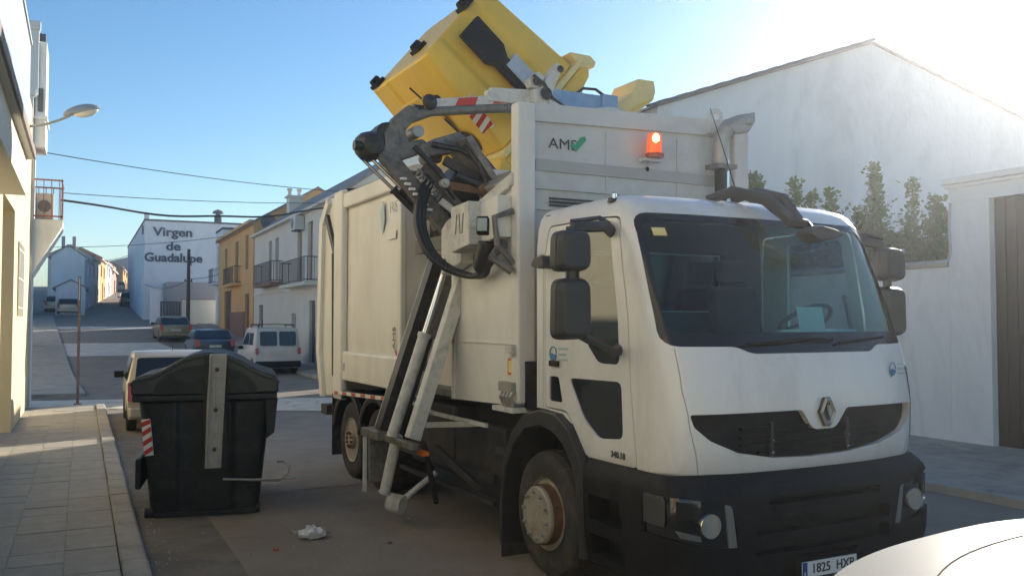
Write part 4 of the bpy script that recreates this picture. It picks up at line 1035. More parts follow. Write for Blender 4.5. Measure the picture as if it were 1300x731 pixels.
# wipers
mb = MB(); mb.tube([(-.60, .07, 1.90), (.0, .08, 1.93), (.25, .085, 1.925)], .012, 6); mb.tube([(.30, .07, 1.90), (.85, .14, 1.94)], .012, 6); mb.build('wiper', 'blackpl', TK)

# interior
mb = MB(); mb.box(-.92, .92, .24, .62, 1.3, 1.90); mb.box(-1.1, 1.1, .42, .62, 1.3, 1.90); mb.build('dashboard', 'interior', TK, bevel=.02)
mb = MB(); mb.box(-1.1, 1.1, .3, 1.8, 1.14, 1.2); mb.box(-.35, .30, .8, 1.8, 1.2, 1.6); mb.build('cab_floor', 'interior', TK)
mb = MB(); mb.box(-1.14, 1.14, 1.75, 1.82, 1.2, 2.14); mb.box(-1.14, 1.14, 1.75, 1.82, 2.66, 2.93); mb.box(-1.14, -.71, 1.75, 1.82, 2.14, 2.66); mb.box(.71, 1.14, 1.75, 1.82, 2.14, 2.66); mb.build('cab_back_trim', 'interior', TK)
for x in (-.68, .66):
    mb = MB(); mb.prism(rpoly([(.95, 1.55), (1.45, 1.5), (1.5, 1.68), (.95, 1.72)], .05), 'x', x - .25, x + .25); mb.prism(rpoly([(1.38, 1.6), (1.55, 1.6), (1.68, 2.35), (1.55, 2.37)], .05), 'x', x - .24, x + .24)
    mb.prism(rpoly([(1.56, 2.4), (1.66, 2.4), (1.69, 2.6), (1.6, 2.6)], .03), 'x', x - .13, x + .13); mb.build('seat', 'seat', TK, bevel=.03)
mb = MB(); cst = Vector((.64, .72, 2.06)); tl_ = Matrix.Translation(cst) @ Matrix.Rotation(R(-35), 4, 'X')
pts = [tl_ @ Vector((.22 * math.cos(2 * PI * k / 24), .22 * math.sin(2 * PI * k / 24), 0)) for k in range(25)]
mb.tube(pts, .018, 8, False)
for a in (0, 130, 230): mb.tube([cst, tl_ @ Vector((.21 * math.cos(R(a)), .21 * math.sin(R(a)), 0))], .016, 6)
mb.tube([cst, (.64, .5, 1.85)], .04, 8); mb.build('steering_wheel', 'interior', TK, smooth=50)
mb = MB(); mb.box(-.13, .13, -.003, .003, 0, .24); mb.build('windscreen_paper', 'paper', TK, loc=(.30, .30, 1.93), rot=(R(-12), 0, 0))
mb = MB(); mb.prism(rpoly([(.05, .38), (.35, .33), (.75, .36), (.9, .42), (.6, .50), (.1, .5)], .05), 'z', 1.965, 1.995); mb.build('dashboard_cloth', 'bag', TK, bevel=.01)
mb = MB(); mb.tube([(1.0, .55, 1.9), (.98, .6, 2.2), (1.02, .66, 2.26), (1.1, .7, 2.26)], .018, 6); mb.build('grab_handle', 'interior', TK)

# fenders, steps
def fender(s_, yc, ro, ri, zt, a0, a1, m_='greypl', x0=.86, x1=1.27):
    o = MB(); p = arc((yc, .52), ro, a0, a1, 14) + arc((yc, .52), ri, a1, a0, 14)
    xa, xb = sorted((s_ * x0, s_ * x1)); o.prism(p, 'x', xa, xb)
    return o
for s_ in (-1, 1):
    mb = MB(); xa, xb = sorted((s_ * .86, s_ * 1.27))
    p = [(1.06, .30), (1.08, .95), (1.14, 1.08), (1.28, 1.24), (1.46, 1.335), (1.72, 1.35), (2.0, 1.28), (2.22, 1.10), (2.36, .85), (2.42, .5), (2.42, .12),
         (2.38, .12), (2.38, .5), (2.30, .80), (2.15, 1.03), (1.96, 1.17), (1.72, 1.22), (1.5, 1.19), (1.34, 1.10), (1.22, .96), (1.16, .8), (1.12, .30)]
    mb.prism(p, 'x', xa, xb); mb.build('front_fender', 'greypl', TK, bevel=.012)
    mb = MB(); xa, xb = sorted((s_ * .9, s_ * 1.26)); mb.box(xa, xb, 2.385, 2.40, .02, .5); mb.build('mud_flap', 'rubber', TK)
    mb = MB(); mb.lathe([(-.008, .001), (0, .022), (.01, .022)], (s_ * 1.265, 1.12, .9), 'x', 8); mb.build('fender_bolt', 'greypl', TK)
    mb = MB(); mb.box(min(s_ * 1.0, s_ * 1.25), max(s_ * 1.0, s_ * 1.25), .56, 1.02, .525, .545); mb.box(min(s_ * 1.0, s_ * 1.25), max(s_ * 1.0, s_ * 1.25), .56, 1.02, .80, .815); mb.build('step_plate', 'steel', TK)
# wheels
def wheel(x, y, s_, front):
    o = thing('wheel', '', 'x', (0, 0, 0)); 
    for k in ('label', 'category'): del o[k]
    o.parent = TK; o.location = (x, y, .5)
    t = MB(); w_ = .29 if front else .58
    t.lathe([(-s_ * w_, .30), (-s_ * w_, .44), (-s_ * (w_ - .03), .485), (-s_ * (w_ - .06), .5), (-s_ * .05, .5), (-s_ * .02, .485), (0, .44), (0, .40), (-s_ * .01, .33), (-s_ * .02, .30), (-s_ * .02, .28), (-s_ * w_, .28), (-s_ * w_, .30)], (0, 0, 0), 'x', 40)
    for k in range(44):
        a = 2 * PI * k / 44; c_, sn = math.cos(a), math.sin(a)
        mt = Matrix.Rotation(a, 4, 'X')
        for q in (0, 1):
            xa = -s_ * (.06 + .11 * q); t.box(min(xa, xa - s_ * .07), max(xa, xa - s_ * .07), -.012, .018, .498, .508, mt)
    t.build('tyre', 'rubber', o, smooth=30)
    r_ = MB()
    if front: pr = [(-s_ * .03, .285), (-s_ * .01, .29), (-s_ * .03, .272), (-s_ * .10, .25), (-s_ * .10, .232), (s_ * .07, .228), (s_ * .085, .215), (s_ * .08, .15), (s_ * .075, .0)]
    else: pr = [(-s_ * .03, .285), (-s_ * .01, .29), (-s_ * .03, .262), (-s_ * .16, .235), (-s_ * .18, .14), (-s_ * .17, .12), (s_ * .0, .115), (s_ * .01, .10), (s_ * .012, 0)]
    r_.lathe(pr, (0, 0, 0), 'x', 32); ro = r_.build('rim', 'rim', o, smooth=30)
    if front:
        b_ = MB(); b_.lathe([(-s_ * .09, .234), (s_ * .05, .234), (s_ * .05, .242), (-s_ * .09, .242)], (0, 0, 0), 'x', 28); b_.build('hub_band', 'rust', ro)
    n_ = MB(); n_.lathe([(0, .017), (s_ * .03, .015), (s_ * .035, .001)], (0, 0, 0), 'x', 6); me = n_.mesh('wheel_nut', 'steel' if front else 'rust')
    rr, xx = (.182, s_ * .080) if front else (.095, s_ * .008)
    for k in range(10):
        q = bpy.data.objects.new('wheel_nut', me); COL.objects.link(q); q.parent = ro; a = 2 * PI * (k + .3) / 10
        q.location = (xx, rr * math.cos(a), rr * math.sin(a))
    h_ = MB(); h_.lathe([(0, .028), (s_ * .004, .026), (s_ * .006, .001)], (0, 0, 0), 'x', 8); hm = h_.mesh('hand_hole', 'blackpl')
    for k in range(10):
        q = bpy.data.objects.new('hand_hole', hm); COL.objects.link(q); q.parent = ro; a = 2 * PI * k / 10
        q.location = (-s_ * (.055 if front else .08), .256 * math.cos(a), .256 * math.sin(a))
    return o
for s_ in (-1, 1):
    wheel(s_ * 1.19, 1.76, s_, True)
    for yy in (5.80, 6.88): wheel(s_ * 1.20, yy, s_, False)

# chassis
mb = MB()
for x in (-.45, .36): mb.box(x, x + .09, .4, 8.0, .72, 1.0)
mb.tube([(-1.0, 1.74, .5), (1.0, 1.74, .5)], .08, 8)
for yy in (5.8, 6.88): mb.tube([(-1.0, yy, .5), (1.0, yy, .5)], .10, 8); mb.lathe([(-.2, .1), (0, .2), (.2, .1)], (0, yy, .5), 'x', 12)
mb.box(-.5, .5, 1.0, 2.3, .55, 1.1)
mb.build('chassis_frame', 'chassis', TK)
mb = MB(); mb.box(-1.12, -.5, 2.60, 3.7, .42, 1.08); mb.build('battery_box', 'chassis', TK, bevel=.03)
mb = MB(); mb.box(.5, 1.12, 2.6, 4.2, .42, 1.08); mb.build('fuel_tank', 'chassis', TK, bevel=.08)
mb = MB(); mb.box(-1.1, -.5, 3.75, 4.95, .50, 1.20); mb.build('hydraulic_tank', 'chassis', TK, bevel=.03)
mb = MB(); mb.box(-.9, .9, 2.2, 5.0, 1.02, 1.30); mb.build('subframe', 'chassis', TK)
mb = MB(); mb.lathe([(-.25, .14), (.25, .14)], (-1.0, 2.52, .85), 'y', 14); mb.build('air_tank', 'chassis', TK)
mb = MB(); mb.box(-1.27, -1.24, 2.7, 4.0, 1.10, 1.135); mb.tube([(-1.26, 3.9, 1.12), (-1.26, 5.0, 1.22)], .02, 6); mb.build('side_guard_rail', 'liftwhite', TK)
mb = MB(); mb.box(-1.26, -1.22, 2.55, 4.9, .62, .70); mb.box(-1.26, -1.22, 2.55, 4.9, .42, .46); mb.build('lower_guard_rail', 'greypl', TK)
# rear fenders
for s_ in (-1, 1):
    for yy in (5.80, 6.88):
        fender(s_, yy, .62, .56, 1, 15, 165, x0=.75, x1=1.255).build('rear_fender', 'blackpl', TK)
        fender(s_, yy, .635, .60, 1, 10, 170, x0=1.2, x1=1.262).build('fender_lip', 'greypl', TK)
    xa, xb = sorted((s_ * .8, s_ * 1.26)); mb = MB(); mb.box(xa, xb, 7.52, 7.54, .22, 1.1); mb.build('mud_flap', 'rubber', TK)
mb = MB(); mb.beam((-1.29, 5.1, 1.17), (-1.29, 7.4, 1.09), .015, .045); rt = mb.build('marker_rail', 'white', TK)
for i in range(6):
    y0 = 5.25 + i * .38; mb = MB(); z_ = 1.17 - (y0 - 5.1) * .0348; mb.beam((-1.299, y0, z_), (-1.299, y0 + .17, z_ - .006), .004, .04); mb.build('red_stripe', 'red', rt)

# ------------------------------------------------------------- refuse body
def panel_box(mb, x0, x1, y0, y1, z0, z1): mb.box(x0, x1, y0, y1, z0, z1)
mb = MB(); mb.box(-1.17, 1.17, 4.95, 7.50, 1.33, 3.72); bo = mb.build('body_box', 'bodywhite', TK)
for s_ in (-1, 1):
    # frame members proud of a gently dished side panel
    X0, X1 = sorted((s_ * 1.172, s_ * 1.25))
    mb = MB(); mb.box(X0, X1, 4.93, 7.12, 3.58, 3.78); mb.build('top_rail', 'bodywhite', TK, bevel=.02)
    mb = MB(); mb.prism([(s_ * 1.172, 1.27), (s_ * 1.25, 1.27), (s_ * 1.25, 1.62), (s_ * 1.235, 1.66), (s_ * 1.172, 1.66)], 'y', 4.93, 7.12); mb.build('bottom_rail', 'bodywhite', TK, bevel=.015)
    mb = MB(); mb.box(X0, X1, 4.93, 5.04, 1.662, 3.578); mb.build('front_stile', 'bodywhite', TK, bevel=.02)
    mb = MB(); mb.box(X0 - (.02 if s_ < 0 else 0), X1 + (.02 if s_ > 0 else 0), 7.122, 7.50, 1.0, 3.84); mb.build('rear_pillar', 'bodywhite', TK, bevel=.03)
    mb = MB(); vs = []; fs = []; ny, nz = 24, 20
    for i in range(ny + 1):
        for j in range(nz + 1):
            u, v = i / ny, j / nz; y = 5.04 + u * 2.08; z = 1.66 + v * 1.92
            d = .035 * math.sin(PI * u) ** .5 * math.sin(PI * v) ** .5 + .004 * math.sin(u * 14 + 3 * v) * math.sin(v * 9)
            vs.append((s_ * (1.178 + d), y, z))
    for i in range(ny):
        for j in range(nz): fs.append((i * (nz + 1) + j, (i + 1) * (nz + 1) + j, (i + 1) * (nz + 1) + j + 1, i * (nz + 1) + j + 1))
    mb.add(vs, fs); mb.build('side_panel', 'bodywhite', TK, smooth=60)
mb = MB(); mb.prism([(-1.25, 3.78), (1.25, 3.78), (1.05, 3.86), (-1.05, 3.86)], 'y', 4.95, 7.5); mb.build('body_roof', 'bodywhite', TK)
# tailgate with its slanted ram
mb = MB(); mb.prism([(7.56, 1.02), (7.56, 3.80), (7.9, 3.82), (8.30, 3.5), (8.42, 1.6), (8.2, .98)], 'x', -1.2, 1.2); tg = mb.build('tailgate', 'bodywhite', TK, bevel=.02)
for s_ in (-1, 1):
    X0, X1 = sorted((s_ * 1.203, s_ * 1.25))
    mb = MB(); mb.prism([(7.92, 3.82), (8.30, 3.5), (8.42, 1.6), (8.2, .98), (8.06, .98), (8.25, 1.62), (8.14, 3.45), (7.84, 3.72)], 'x', X0, X1); mb.build('tailgate_edge', 'bodywhite', tg)
    mb = MB(); mb.beam((s_ * 1.22, 7.52, 2.95), (s_ * 1.22, 7.98, 3.55), .05, .10); mb.tube([(s_ * 1.23, 7.55, 1.3), (s_ * 1.23, 7.60, 3.0)], .035, 8); mb.build('tailgate_ram', 'grease', tg)
    mb = MB(); mb.prism([(7.515, 2.7), (7.60, 2.7), (7.95, 3.42), (7.95, 3.52), (7.515, 3.0)], 'x', *sorted((s_ * 1.2, s_ * 1.206))); mb.build('tailgate_gap', 'blackpl', tg)
mb = MB(); mb.box(-1.2, 1.2, 8.0, 8.3, .72, .86); mb.build('rear_bumper', 'chassis', TK)
mb = MB(); mb.box(-.7, -.1, 7.3, 7.5, 3.84, 4.0); mb.tube([(-1.1, 7.45, 3.88), (-.7, 7.45, 3.92), (-.2, 7.5, 3.88)], .03, 6); mb.build('roof_gear', 'grease', TK)
# decals on the body
def side_text(nm, s, size, y, z, m_, rot=0, sx=1.0, x=-1.2535, bold=.002):
    o = text(nm, s, size, m_, TK, (x, y, z), (PI / 2, 0, -PI / 2), .003, bold, sx)
    if rot: o.rotation_euler = (Matrix.Rotation(-PI / 2, 4, 'Z') @ Matrix.Rotation(PI / 2, 4, 'X') @ Matrix.Rotation(rot, 4, 'Z')).to_euler()
    return o
side_text('body_lettering', 'RS', .19, 5.22, 3.38, 'palegreyink', sx=1.5, x=-1.222, bold=-.003)
side_text('body_lettering', 'AMS', .12, 5.22, 1.86, 'inkgrey', rot=PI / 2, sx=1.2, x=-1.215, bold=0)
def leafshape(y, z, w_, h_, m_):
    m = MB(); m.prism([(y, z - h_ / 2), (y - w_ / 2, z - h_ * .1), (y - w_ * .3, z + h_ * .4), (y, z + h_ / 2), (y + w_ / 2, z + h_ * .2), (y + w_ * .3, z - h_ * .3)], 'x', -1.2225, -1.2175); m.build('faded_decal', m_, TK)
leafshape(5.62, 3.30, .16, .40, 'paleblue')
mb = MB(); mb.box(-1.2215, -1.2175, 5.16, 5.46, 3.02, 3.12); mb.build('white_label', 'white', TK)
mb = MB(); mb.prism([(5.08, 1.72), (5.18, 1.72), (5.10, 1.64)], 'x', -1.226, -1.2175); mb.build('red_triangle', 'red', TK)
mb = MB(); mb.prism([(7.0, 1.40), (7.08, 1.40), (7.08, 1.50), (7.0, 1.50)], 'x', -1.254, -1.2505); mb.build('small_label', 'stripe', TK)

# recess between body and hopper
mb = MB(); mb.box(-.92, 1.17, 3.50, 4.93, 1.30, 3.60); mb.build('recess_wall', 'bodywhite', TK)
mb = MB(); mb.prism([(3.72, 2.62), (4.80, 2.62), (4.80, 3.12), (3.72, 3.12)], 'x', -.955, -.925); pn = mb.build('recess_panel', 'bodygrey', TK)
mb = MB()
for yy in (3.78, 4.74):
    for zz in (2.68, 2.82, 2.96, 3.06): mb.lathe([(-.012, .001), (-.01, .012), (0, .014)], (-.955, yy, zz), 'x', 6)
mb.build('panel_rivets', 'rust', pn)
mb = MB(); mb.box(-1.18, -.92, 3.5, 4.92, 1.30, 1.36); mb.beam((-1.0, 4.85, 1.5), (-1.0, 4.60, 3.2), .06, .06); mb.tube([(-1.15, 4.75, 2.02), (-.92, 4.7, 2.05)], .03, 8); mb.build('recess_bracket', 'liftgrey', TK)
# hopper
for s_ in (-1, 1):
    X0, X1 = sorted((s_ * 1.19, s_ * 1.25)); 
    if s_ < 0: poly = [(2.20, 1.34), (2.20, 3.22), (2.45, 3.16), (3.50, 2.88), (3.50, 1.30)]
    else: poly = [(2.20, 1.34), (2.20, 3.9), (3.5, 3.8), (4.93, 3.7), (4.93, 1.30)]
    mb = MB(); mb.prism(poly, 'x', X0, X1); hs = mb.build('hopper_side', 'bodywhite', TK)
mb = MB(); mb.prism([(2.14, 3.22), (2.14, 3.33), (3.60, 2.95), (3.60, 2.84)], 'x', -1.30, -1.14); mb.build('hopper_ledge', 'liftwhite', TK, bevel=.01)
mb = MB(); mb.box(-1.262, -1.252, 2.2, 3.5, 1.86, 1.875); mb.box(-1.262, -1.252, 3.40, 3.44, 1.32, 2.8); mb.build('side_seam', 'bodywhite', TK)
mb = MB(); mb.box(-1.275, -1.10, 2.06, 2.20, 1.36, 3.93); mb.build('front_post', 'bodywhite', TK, bevel=.02)
mb = MB(); mb.box(1.12, 1.30, 2.06, 2.20, 1.36, 3.98); mb.build('front_post', 'bodygrey', TK, bevel=.02)
mb = MB(); mb.prism([(-1.098, 1.3), (1.118, 1.3), (1.118, 4.0), (-1.098, 3.93)], 'y', 2.12, 2.19); fp = mb.build('front_wall', 'bodygrey', TK)
mb = MB(); mb.prism([(-1.098, 3.78), (1.118, 3.85), (1.118, 4.01), (-1.098, 3.94)], 'y', 2.085, 2.118); mb.build('top_rim', 'bodygrey', fp, bevel=.008)
mb = MB(); mb.box(-1.08, 1.1, 2.10, 2.118, 3.36, 3.46); mb.build('painted_band', 'stripe', fp)
for zz in (3.20, 3.02): 
    mb = MB(); mb.box(-1.09, 1.1, 2.095, 2.118, zz, zz + .03); mb.build('rib', 'bodygrey', fp)
mb = MB(); mb.box(-.35, -.33, 2.105, 2.118, 2.2, 3.77); mb.box(.45, .47, 2.105, 2.118, 2.2, 3.77); mb.build('panel_seam', 'bodygrey', fp)
mb = MB()
for i in range(3): mb.box(-.95, -.5, 2.085, 2.1, 3.055 + .03 * i, 3.07 + .03 * i)
mb.build('louvre', 'inkgrey', fp)
text('front_lettering', 'AMS', .135, 'inkgrey', fp, (-.80, 2.112, 3.605), (PI / 2, 0, 0), .004, -.001, 1.15)
mb = MB(); mb.prism([(-.72, 3.60), (-.665, 3.555), (-.56, 3.67), (-.575, 3.70), (-.62, 3.685), (-.67, 3.61), (-.70, 3.635)], 'y', 2.106, 2.1165); mb.build('green_tick', 'green', fp)
mb = MB(); mb.lathe([(-.012, .022), (-.012, .001)], (.10, 2.11, 3.46), 'y', 12); mb.build('eyelet', 'inkgrey', fp)
# beacon
mb = MB(); mb.box(.0, .2, 2.0, 2.09, 3.52, 3.545); mb.build('beacon_bracket', 'bodygrey', TK)
mb = MB(); mb.lathe([(0, .085), (.035, .085), (.04, .07)], (.10, 1.99, 3.547), 'z', 16); mb.build('beacon_base', 'redlamp', TK)
bc = MB(); bc.lathe([(0.04, .072), (.19, .066), (.22, .055), (.235, .001)], (.10, 1.99, 3.547), 'z', 18); bo_ = bc.build('beacon', 'amber_on', TK, smooth=40)
mb = MB(); mb.lathe([(0, .001), (.02, .03), (.05, .035), (.08, .02), (.09, .001)], (.07, 1.925, 3.67), 'z', 10); mb.build('beacon_bulb', 'bulb', bo_, smooth=60)
# lifting ring
mb = MB(); pr = arc((.88, 4.02), .085, -20, 200, 12) + [(.80, 3.86), (.96, 3.86)]
q_ = MB(); q_.lathe([(-.1, .035), (.1, .035)], (.88, 2.07, 4.02), 'y', 12)
ro = mb.prism(pr, 'y', 2.05, 2.083).build('lifting_eye', 'bodygrey', TK); boolean(ro, [(q_, 'DIFFERENCE')])
# exhaust stack
mb = MB(); mb.tube([(.98, 1.96, 2.2), (.98, 1.96, 3.55)], .055, 14); mb.build('stack_pipe', 'blackpl', TK, smooth=40, loc=(-.13, 0, 0))
mb = MB(); mb.tube([(1.08, 1.98, 2.2), (1.08, 1.98, 3.6)], .02, 8); mb.build('stack_stay', 'chrome', TK, loc=(-.13, 0, 0))
mb = MB(); mb.box(.88, 1.12, 1.88, 2.06, 3.50, 3.54); mb.build('stack_clamp', 'liftgrey', TK, loc=(-.13, 0, 0))
mb = MB(); mb.tube([(.98, 1.96, 3.54), (.98, 1.96, 3.70), (1.0, 1.95, 3.82), (1.07, 1.94, 3.91), (1.18, 1.92, 3.96), (1.27, 1.90, 3.98)], [.075, .072, .075, .08, .07, .07], 16)
mb.build('stack_elbow', 'steel', TK, smooth=40, loc=(-.13, 0, 0))
mb = MB(); mb.prism([(.98, 3.90), (1.12, 3.98), (1.34, 4.07), (1.34, 3.97), (1.26, 3.86), (1.1, 3.84)], 'y', 1.86, 1.98); mb.build('stack_cowl', 'steel', TK, bevel=.02, loc=(-.13, 0, 0))
# side fittings near the cab
mb = MB(); mb.box(-1.27, -1.255, 2.16, 2.26, 1.60, 1.74); mb.build('warning_label', 'orangelamp', TK)
mb = MB(); mb.box(-1.275, -1.262, 2.185, 2.235, 1.62, 1.72); mb.build('warning_mark', 'paleyellow', TK)
mb = MB(); mb.box(-1.32, -1.255, 2.10, 2.22, 1.78, 1.86); mb.build('control_knob_box', 'liftwhite', TK)
mb = MB()
for k in range(4): mb.tube([(-1.27, 2.12 + .06 * k, 1.50), (-1.33, 2.10 + .06 * k, 1.42), (-1.28, 2.12 + .05 * k, 1.30)], .018, 6)
mb.box(-1.32, -1.24, 2.10, 2.34, 1.46, 1.54); mb.build('valve_block', 'steel', TK)
mb = MB(); mb.box(-1.34, -1.0, 2.04, 2.42, 1.29, 1.33); mb.build('side_ledge', 'liftwhite', TK)
mb = MB(); mb.lathe([(-.2, .12), (.2, .12)], (-1.1, 2.02, 1.52), 'z', 12); mb.build('snorkel', 'blackpl', TK)

# ============================================================ THE LIFTER (part of the truck)
# leaning mast: two rails, feet swung outwards
LT, LB = Vector((-1.06, 0, 2.90)), Vector((-1.72, 0, .95))
mdir = (LT - LB).normalized(); xup = Vector((mdir.z, 0, -mdir.x))
def on_mast(t, y, off=0): p = LB.lerp(LT, t); return Vector((p.x, y, p.z)) + xup * -off
mb = MB(); mb.beam(on_mast(0, 3.34), on_mast(1.02, 3.34), .13, .12, up=(0, 1, 0)); mb.build('mast_rail', 'liftwhite', TK, bevel=.012)
mb = MB(); mb.beam(on_mast(0, 4.30), on_mast(1.0, 4.30), .055, .12, up=(0, 1, 0)); mb.build('mast_rail', 'liftwhite', TK, bevel=.008)
mb = MB(); mb.beam(on_mast(0, 4.12, -.05), on_mast(.93, 4.12, -.05), .26, .15, up=(0, 1, 0)); mb.build('mast_channel', 'grease', TK)
mb = MB(); mb.beam(on_mast(.03, 3.45, -.09), on_mast(.98, 3.45, -.09), .02, .12, up=(0, 1, 0)); mb.beam(on_mast(.5, 4.0, -.10), on_mast(.98, 4.0, -.10), .14, .16, up=(0, 1, 0)); mb.build('mast_plate', 'liftgrey', TK)
mb = MB(); mb.tube([on_mast(-.02, 3.78, .03), on_mast(.48, 3.78, .03)], .058, 14); mb.tube([on_mast(.48, 3.78, .03), on_mast(.50, 3.78, .03)], .068, 14); mb.build('lift_cylinder', 'liftwhite', TK, smooth=40)
mb = MB(); mb.tube([on_mast(.50, 3.78, .03), on_mast(.98, 3.78, .03)], .03, 10); mb.build('piston_rod', 'chrome', TK, smooth=40)
mb = MB(); mb.beam(on_mast(-.03, 3.26, -.02), on_mast(-.03, 4.42, -.02), .07, .07, up=(0, 0, 1)); mb.box(-1.84, -1.62, 4.02, 4.50, .86, .95)
mb.box(-1.82, -1.6, 4.30, 4.48, .40, .86); mb.build('mast_foot', 'liftgrey', TK, bevel=.01)
mb = MB(); mb.box(-1.86, -1.83, 4.34, 4.38, .30, .86); mb.build('foot_strip', 'liftwhite', TK)
mb = MB(); mb.tube([(-1.68, 3.85, .93), (-1.76, 3.98, .36)], .055, 12); mb.tube([(-1.76, 3.98, .36), (-1.765, 3.985, .34)], .062, 12); mb.build('stabiliser_tube', 'liftwhite', TK, smooth=40)
mb = MB(); mb.tube([(-1.66, 4.12, .22), (-1.56, 4.0, .20)], .095, 16); mb.tube([(-1.6, 4.06, .2), (-1.2, 4.0, .5)], .03, 6); mb.build('roller', 'liftwhite', TK, smooth=40)
mb = MB(); mb.tube([(-1.58, 3.4, .9), (-1.30, 3.75, .25)], .03, 8); mb.beam((-1.55, 3.2, .88), (-1.2, 2.95, .50), .06, .06); mb.build('strut', 'grease', TK)
mb = MB(); mb.box(-1.66, -1.60, 3.22, 3.38, .80, .84); mb.build('reflector', 'orangelamp', TK)
mb = MB(); mb.beam((-1.60, 3.3, 1.08), (-1.2, 3.0, 1.10), .03, .05); mb.build('mast_tie', 'steel', TK)
mb = MB(); mb.beam((-1.55, 4.4, 1.3), (-1.0, 4.5, 1.3), .05, .08); mb.build('mast_tie', 'steel', TK)

# side control box
mb = MB(); mb.prism([(2.52, 2.73), (2.90, 2.68), (2.92, 3.10), (2.54, 3.12)], 'x', -1.52, -1.262); bx_ = mb.build('control_box', 'liftwhite', TK, bevel=.012)
mb = MB()
for k, yy in enumerate((2.80, 2.70, 2.66)): mb.beam((-1.5225, yy, 2.84), (-1.5225, yy - .025 * (-1) ** k, 3.02), .004, .012)
mb.build('handwritten_mark', 'inkgrey', bx_)
mb = MB(); mb.prism([(2.20, 2.78), (2.52, 2.74), (2.54, 3.10), (2.20, 3.14)], 'x', -1.40, -1.262); mb.build('box_backplate', 'bodywhite', bx_, bevel=.01)
mb = MB(); mb.prism([(2.96, 2.60), (3.42, 2.50), (3.42, 2.95), (3.30, 3.02), (2.96, 3.10)], 'x', -1.40, -1.262); mb.build('pivot_plate', 'liftwhite', TK, bevel=.015)
mb = MB(); mb.lathe([(-.03, .001), (-.03, .045), (0, .045)], (-1.40, 3.05, 2.98), 'x', 12); mb.lathe([(-.03, .001), (-.03, .04), (0, .04)], (-1.40, 3.33, 2.62), 'x', 12); mb.build('pivot_pin', 'grease', TK)
wl = MB(); wl.box(-.05, .05, -.09, 0, -.075, .075); wlo = wl.build('work_lamp', 'blackpl', TK, loc=(-1.50, 2.26, 2.86), rot=(R(-8), 0, R(-35)), bevel=.01)
mb = MB(); mb.box(-.042, .042, -.094, -.0905, -.055, .055); mb.build('lamp_lens', 'palegreyink', wlo)
mb = MB(); mb.tube([(-1.28, 2.14, 3.0), (-1.44, 2.18, 2.94), (-1.42, 2.16, 2.70), (-1.28, 2.14, 2.55)], .028, 8); mb.tube([(-1.3, 2.3, 2.74), (-1.45, 2.2, 2.6), (-1.3, 2.12, 2.48)], .04, 8); mb.build('lamp_bracket', 'liftgrey', TK)

# hoses: fat bundle looping from the boom down and up into the box
def hose_path(k):
    dx, dy = .035 * (k % 3), .035 * (k // 3)
    cps = [(-1.50 + dx, 3.45 + dy, 3.55), (-1.56 + dx, 3.42 + dy, 3.42), (-1.66 + dx, 3.36 + dy, 3.20), (-1.70 + dx, 3.28 + dy, 2.95), (-1.66 + dx, 3.16 + dy, 2.72), (-1.55 + dx, 3.02 + dy, 2.56), (-1.40 + dx, 2.80 + dy, 2.47), (-1.38 + dx, 2.60 + dy, 2.48), (-1.39 + dx * .5, 2.46 + dy, 2.58), (-1.39 + dx * .5, 2.42 + dy, 2.76)]
    out = []
    for i in range(len(cps) - 1):
        p0, p1, p2, p3 = [Vector(cps[max(0, min(len(cps) - 1, i + q))]) for q in (-1, 0, 1, 2)]
        for s in range(5):
            t = s / 5
            out.append(0.5 * ((2 * p1) + (-p0 + p2) * t + (2 * p0 - 5 * p1 + 4 * p2 - p3) * t * t + (-p0 + 3 * p1 - 3 * p2 + p3) * t ** 3))
    out.append(Vector(cps[-1])); return out
for k in range(6):
    mb = MB(); mb.tube(hose_path(k), .024, 8); mb.build('hydraulic_hose', 'hose', TK, smooth=60)
mb = MB(); mb.tube([(-1.39, 2.40, 2.74), (-1.39, 2.44, 2.62), (-1.39, 2.55, 2.52)], [.09, .10, .07], 10); mb.build('hose_sleeve', 'hose', TK, smooth=60)
# boom: pair of arms from the mast head up and outwards, with rams
E0, E1 = Vector((-1.22, 3.50, 2.85)), Vector((-1.98, 3.62, 3.72))
def boom(a, b, wd, h, nm, m_, dy=0, bv=.012):
    mb = MB(); mb.beam(Vector(a) + Vector((0, dy, 0)), Vector(b) + Vector((0, dy, 0)), wd, h, up=(0, 1, 0)); return mb.build(nm, m_, TK, bevel=bv)
boom(E0, E1, .16, .10, 'boom_arm', 'liftgrey', -.06)
boom(E0 + Vector((.14, 0, .10)), E1 + Vector((.12, 0, .06)), .10, .10, 'boom_arm', 'grease', .22)
mb = MB(); mb.beam(E0 + Vector((.0, -.05, 0)), E0 + Vector((.0, .9, 0)), .12, .14); mb.build('boom_crossbar', 'grease', TK)
for q in (0, 1):
    a = E0 + Vector((-.20 - .05 * q, .05 + .10 * q, .20)); b = E1 + Vector((-.06 - .06 * q, .08 * q, -.10))
    mb = MB(); mb.tube([a, a.lerp(b, .52)], .038, 10); mb.tube([a.lerp(b, .5), a.lerp(b, .53)], .048, 10); mb.build('boom_cylinder', 'grease', TK, smooth=40)
    mb = MB(); mb.tube([a.lerp(b, .52), b], .018, 8); mb.build('piston_rod', 'chrome', TK, smooth=40)
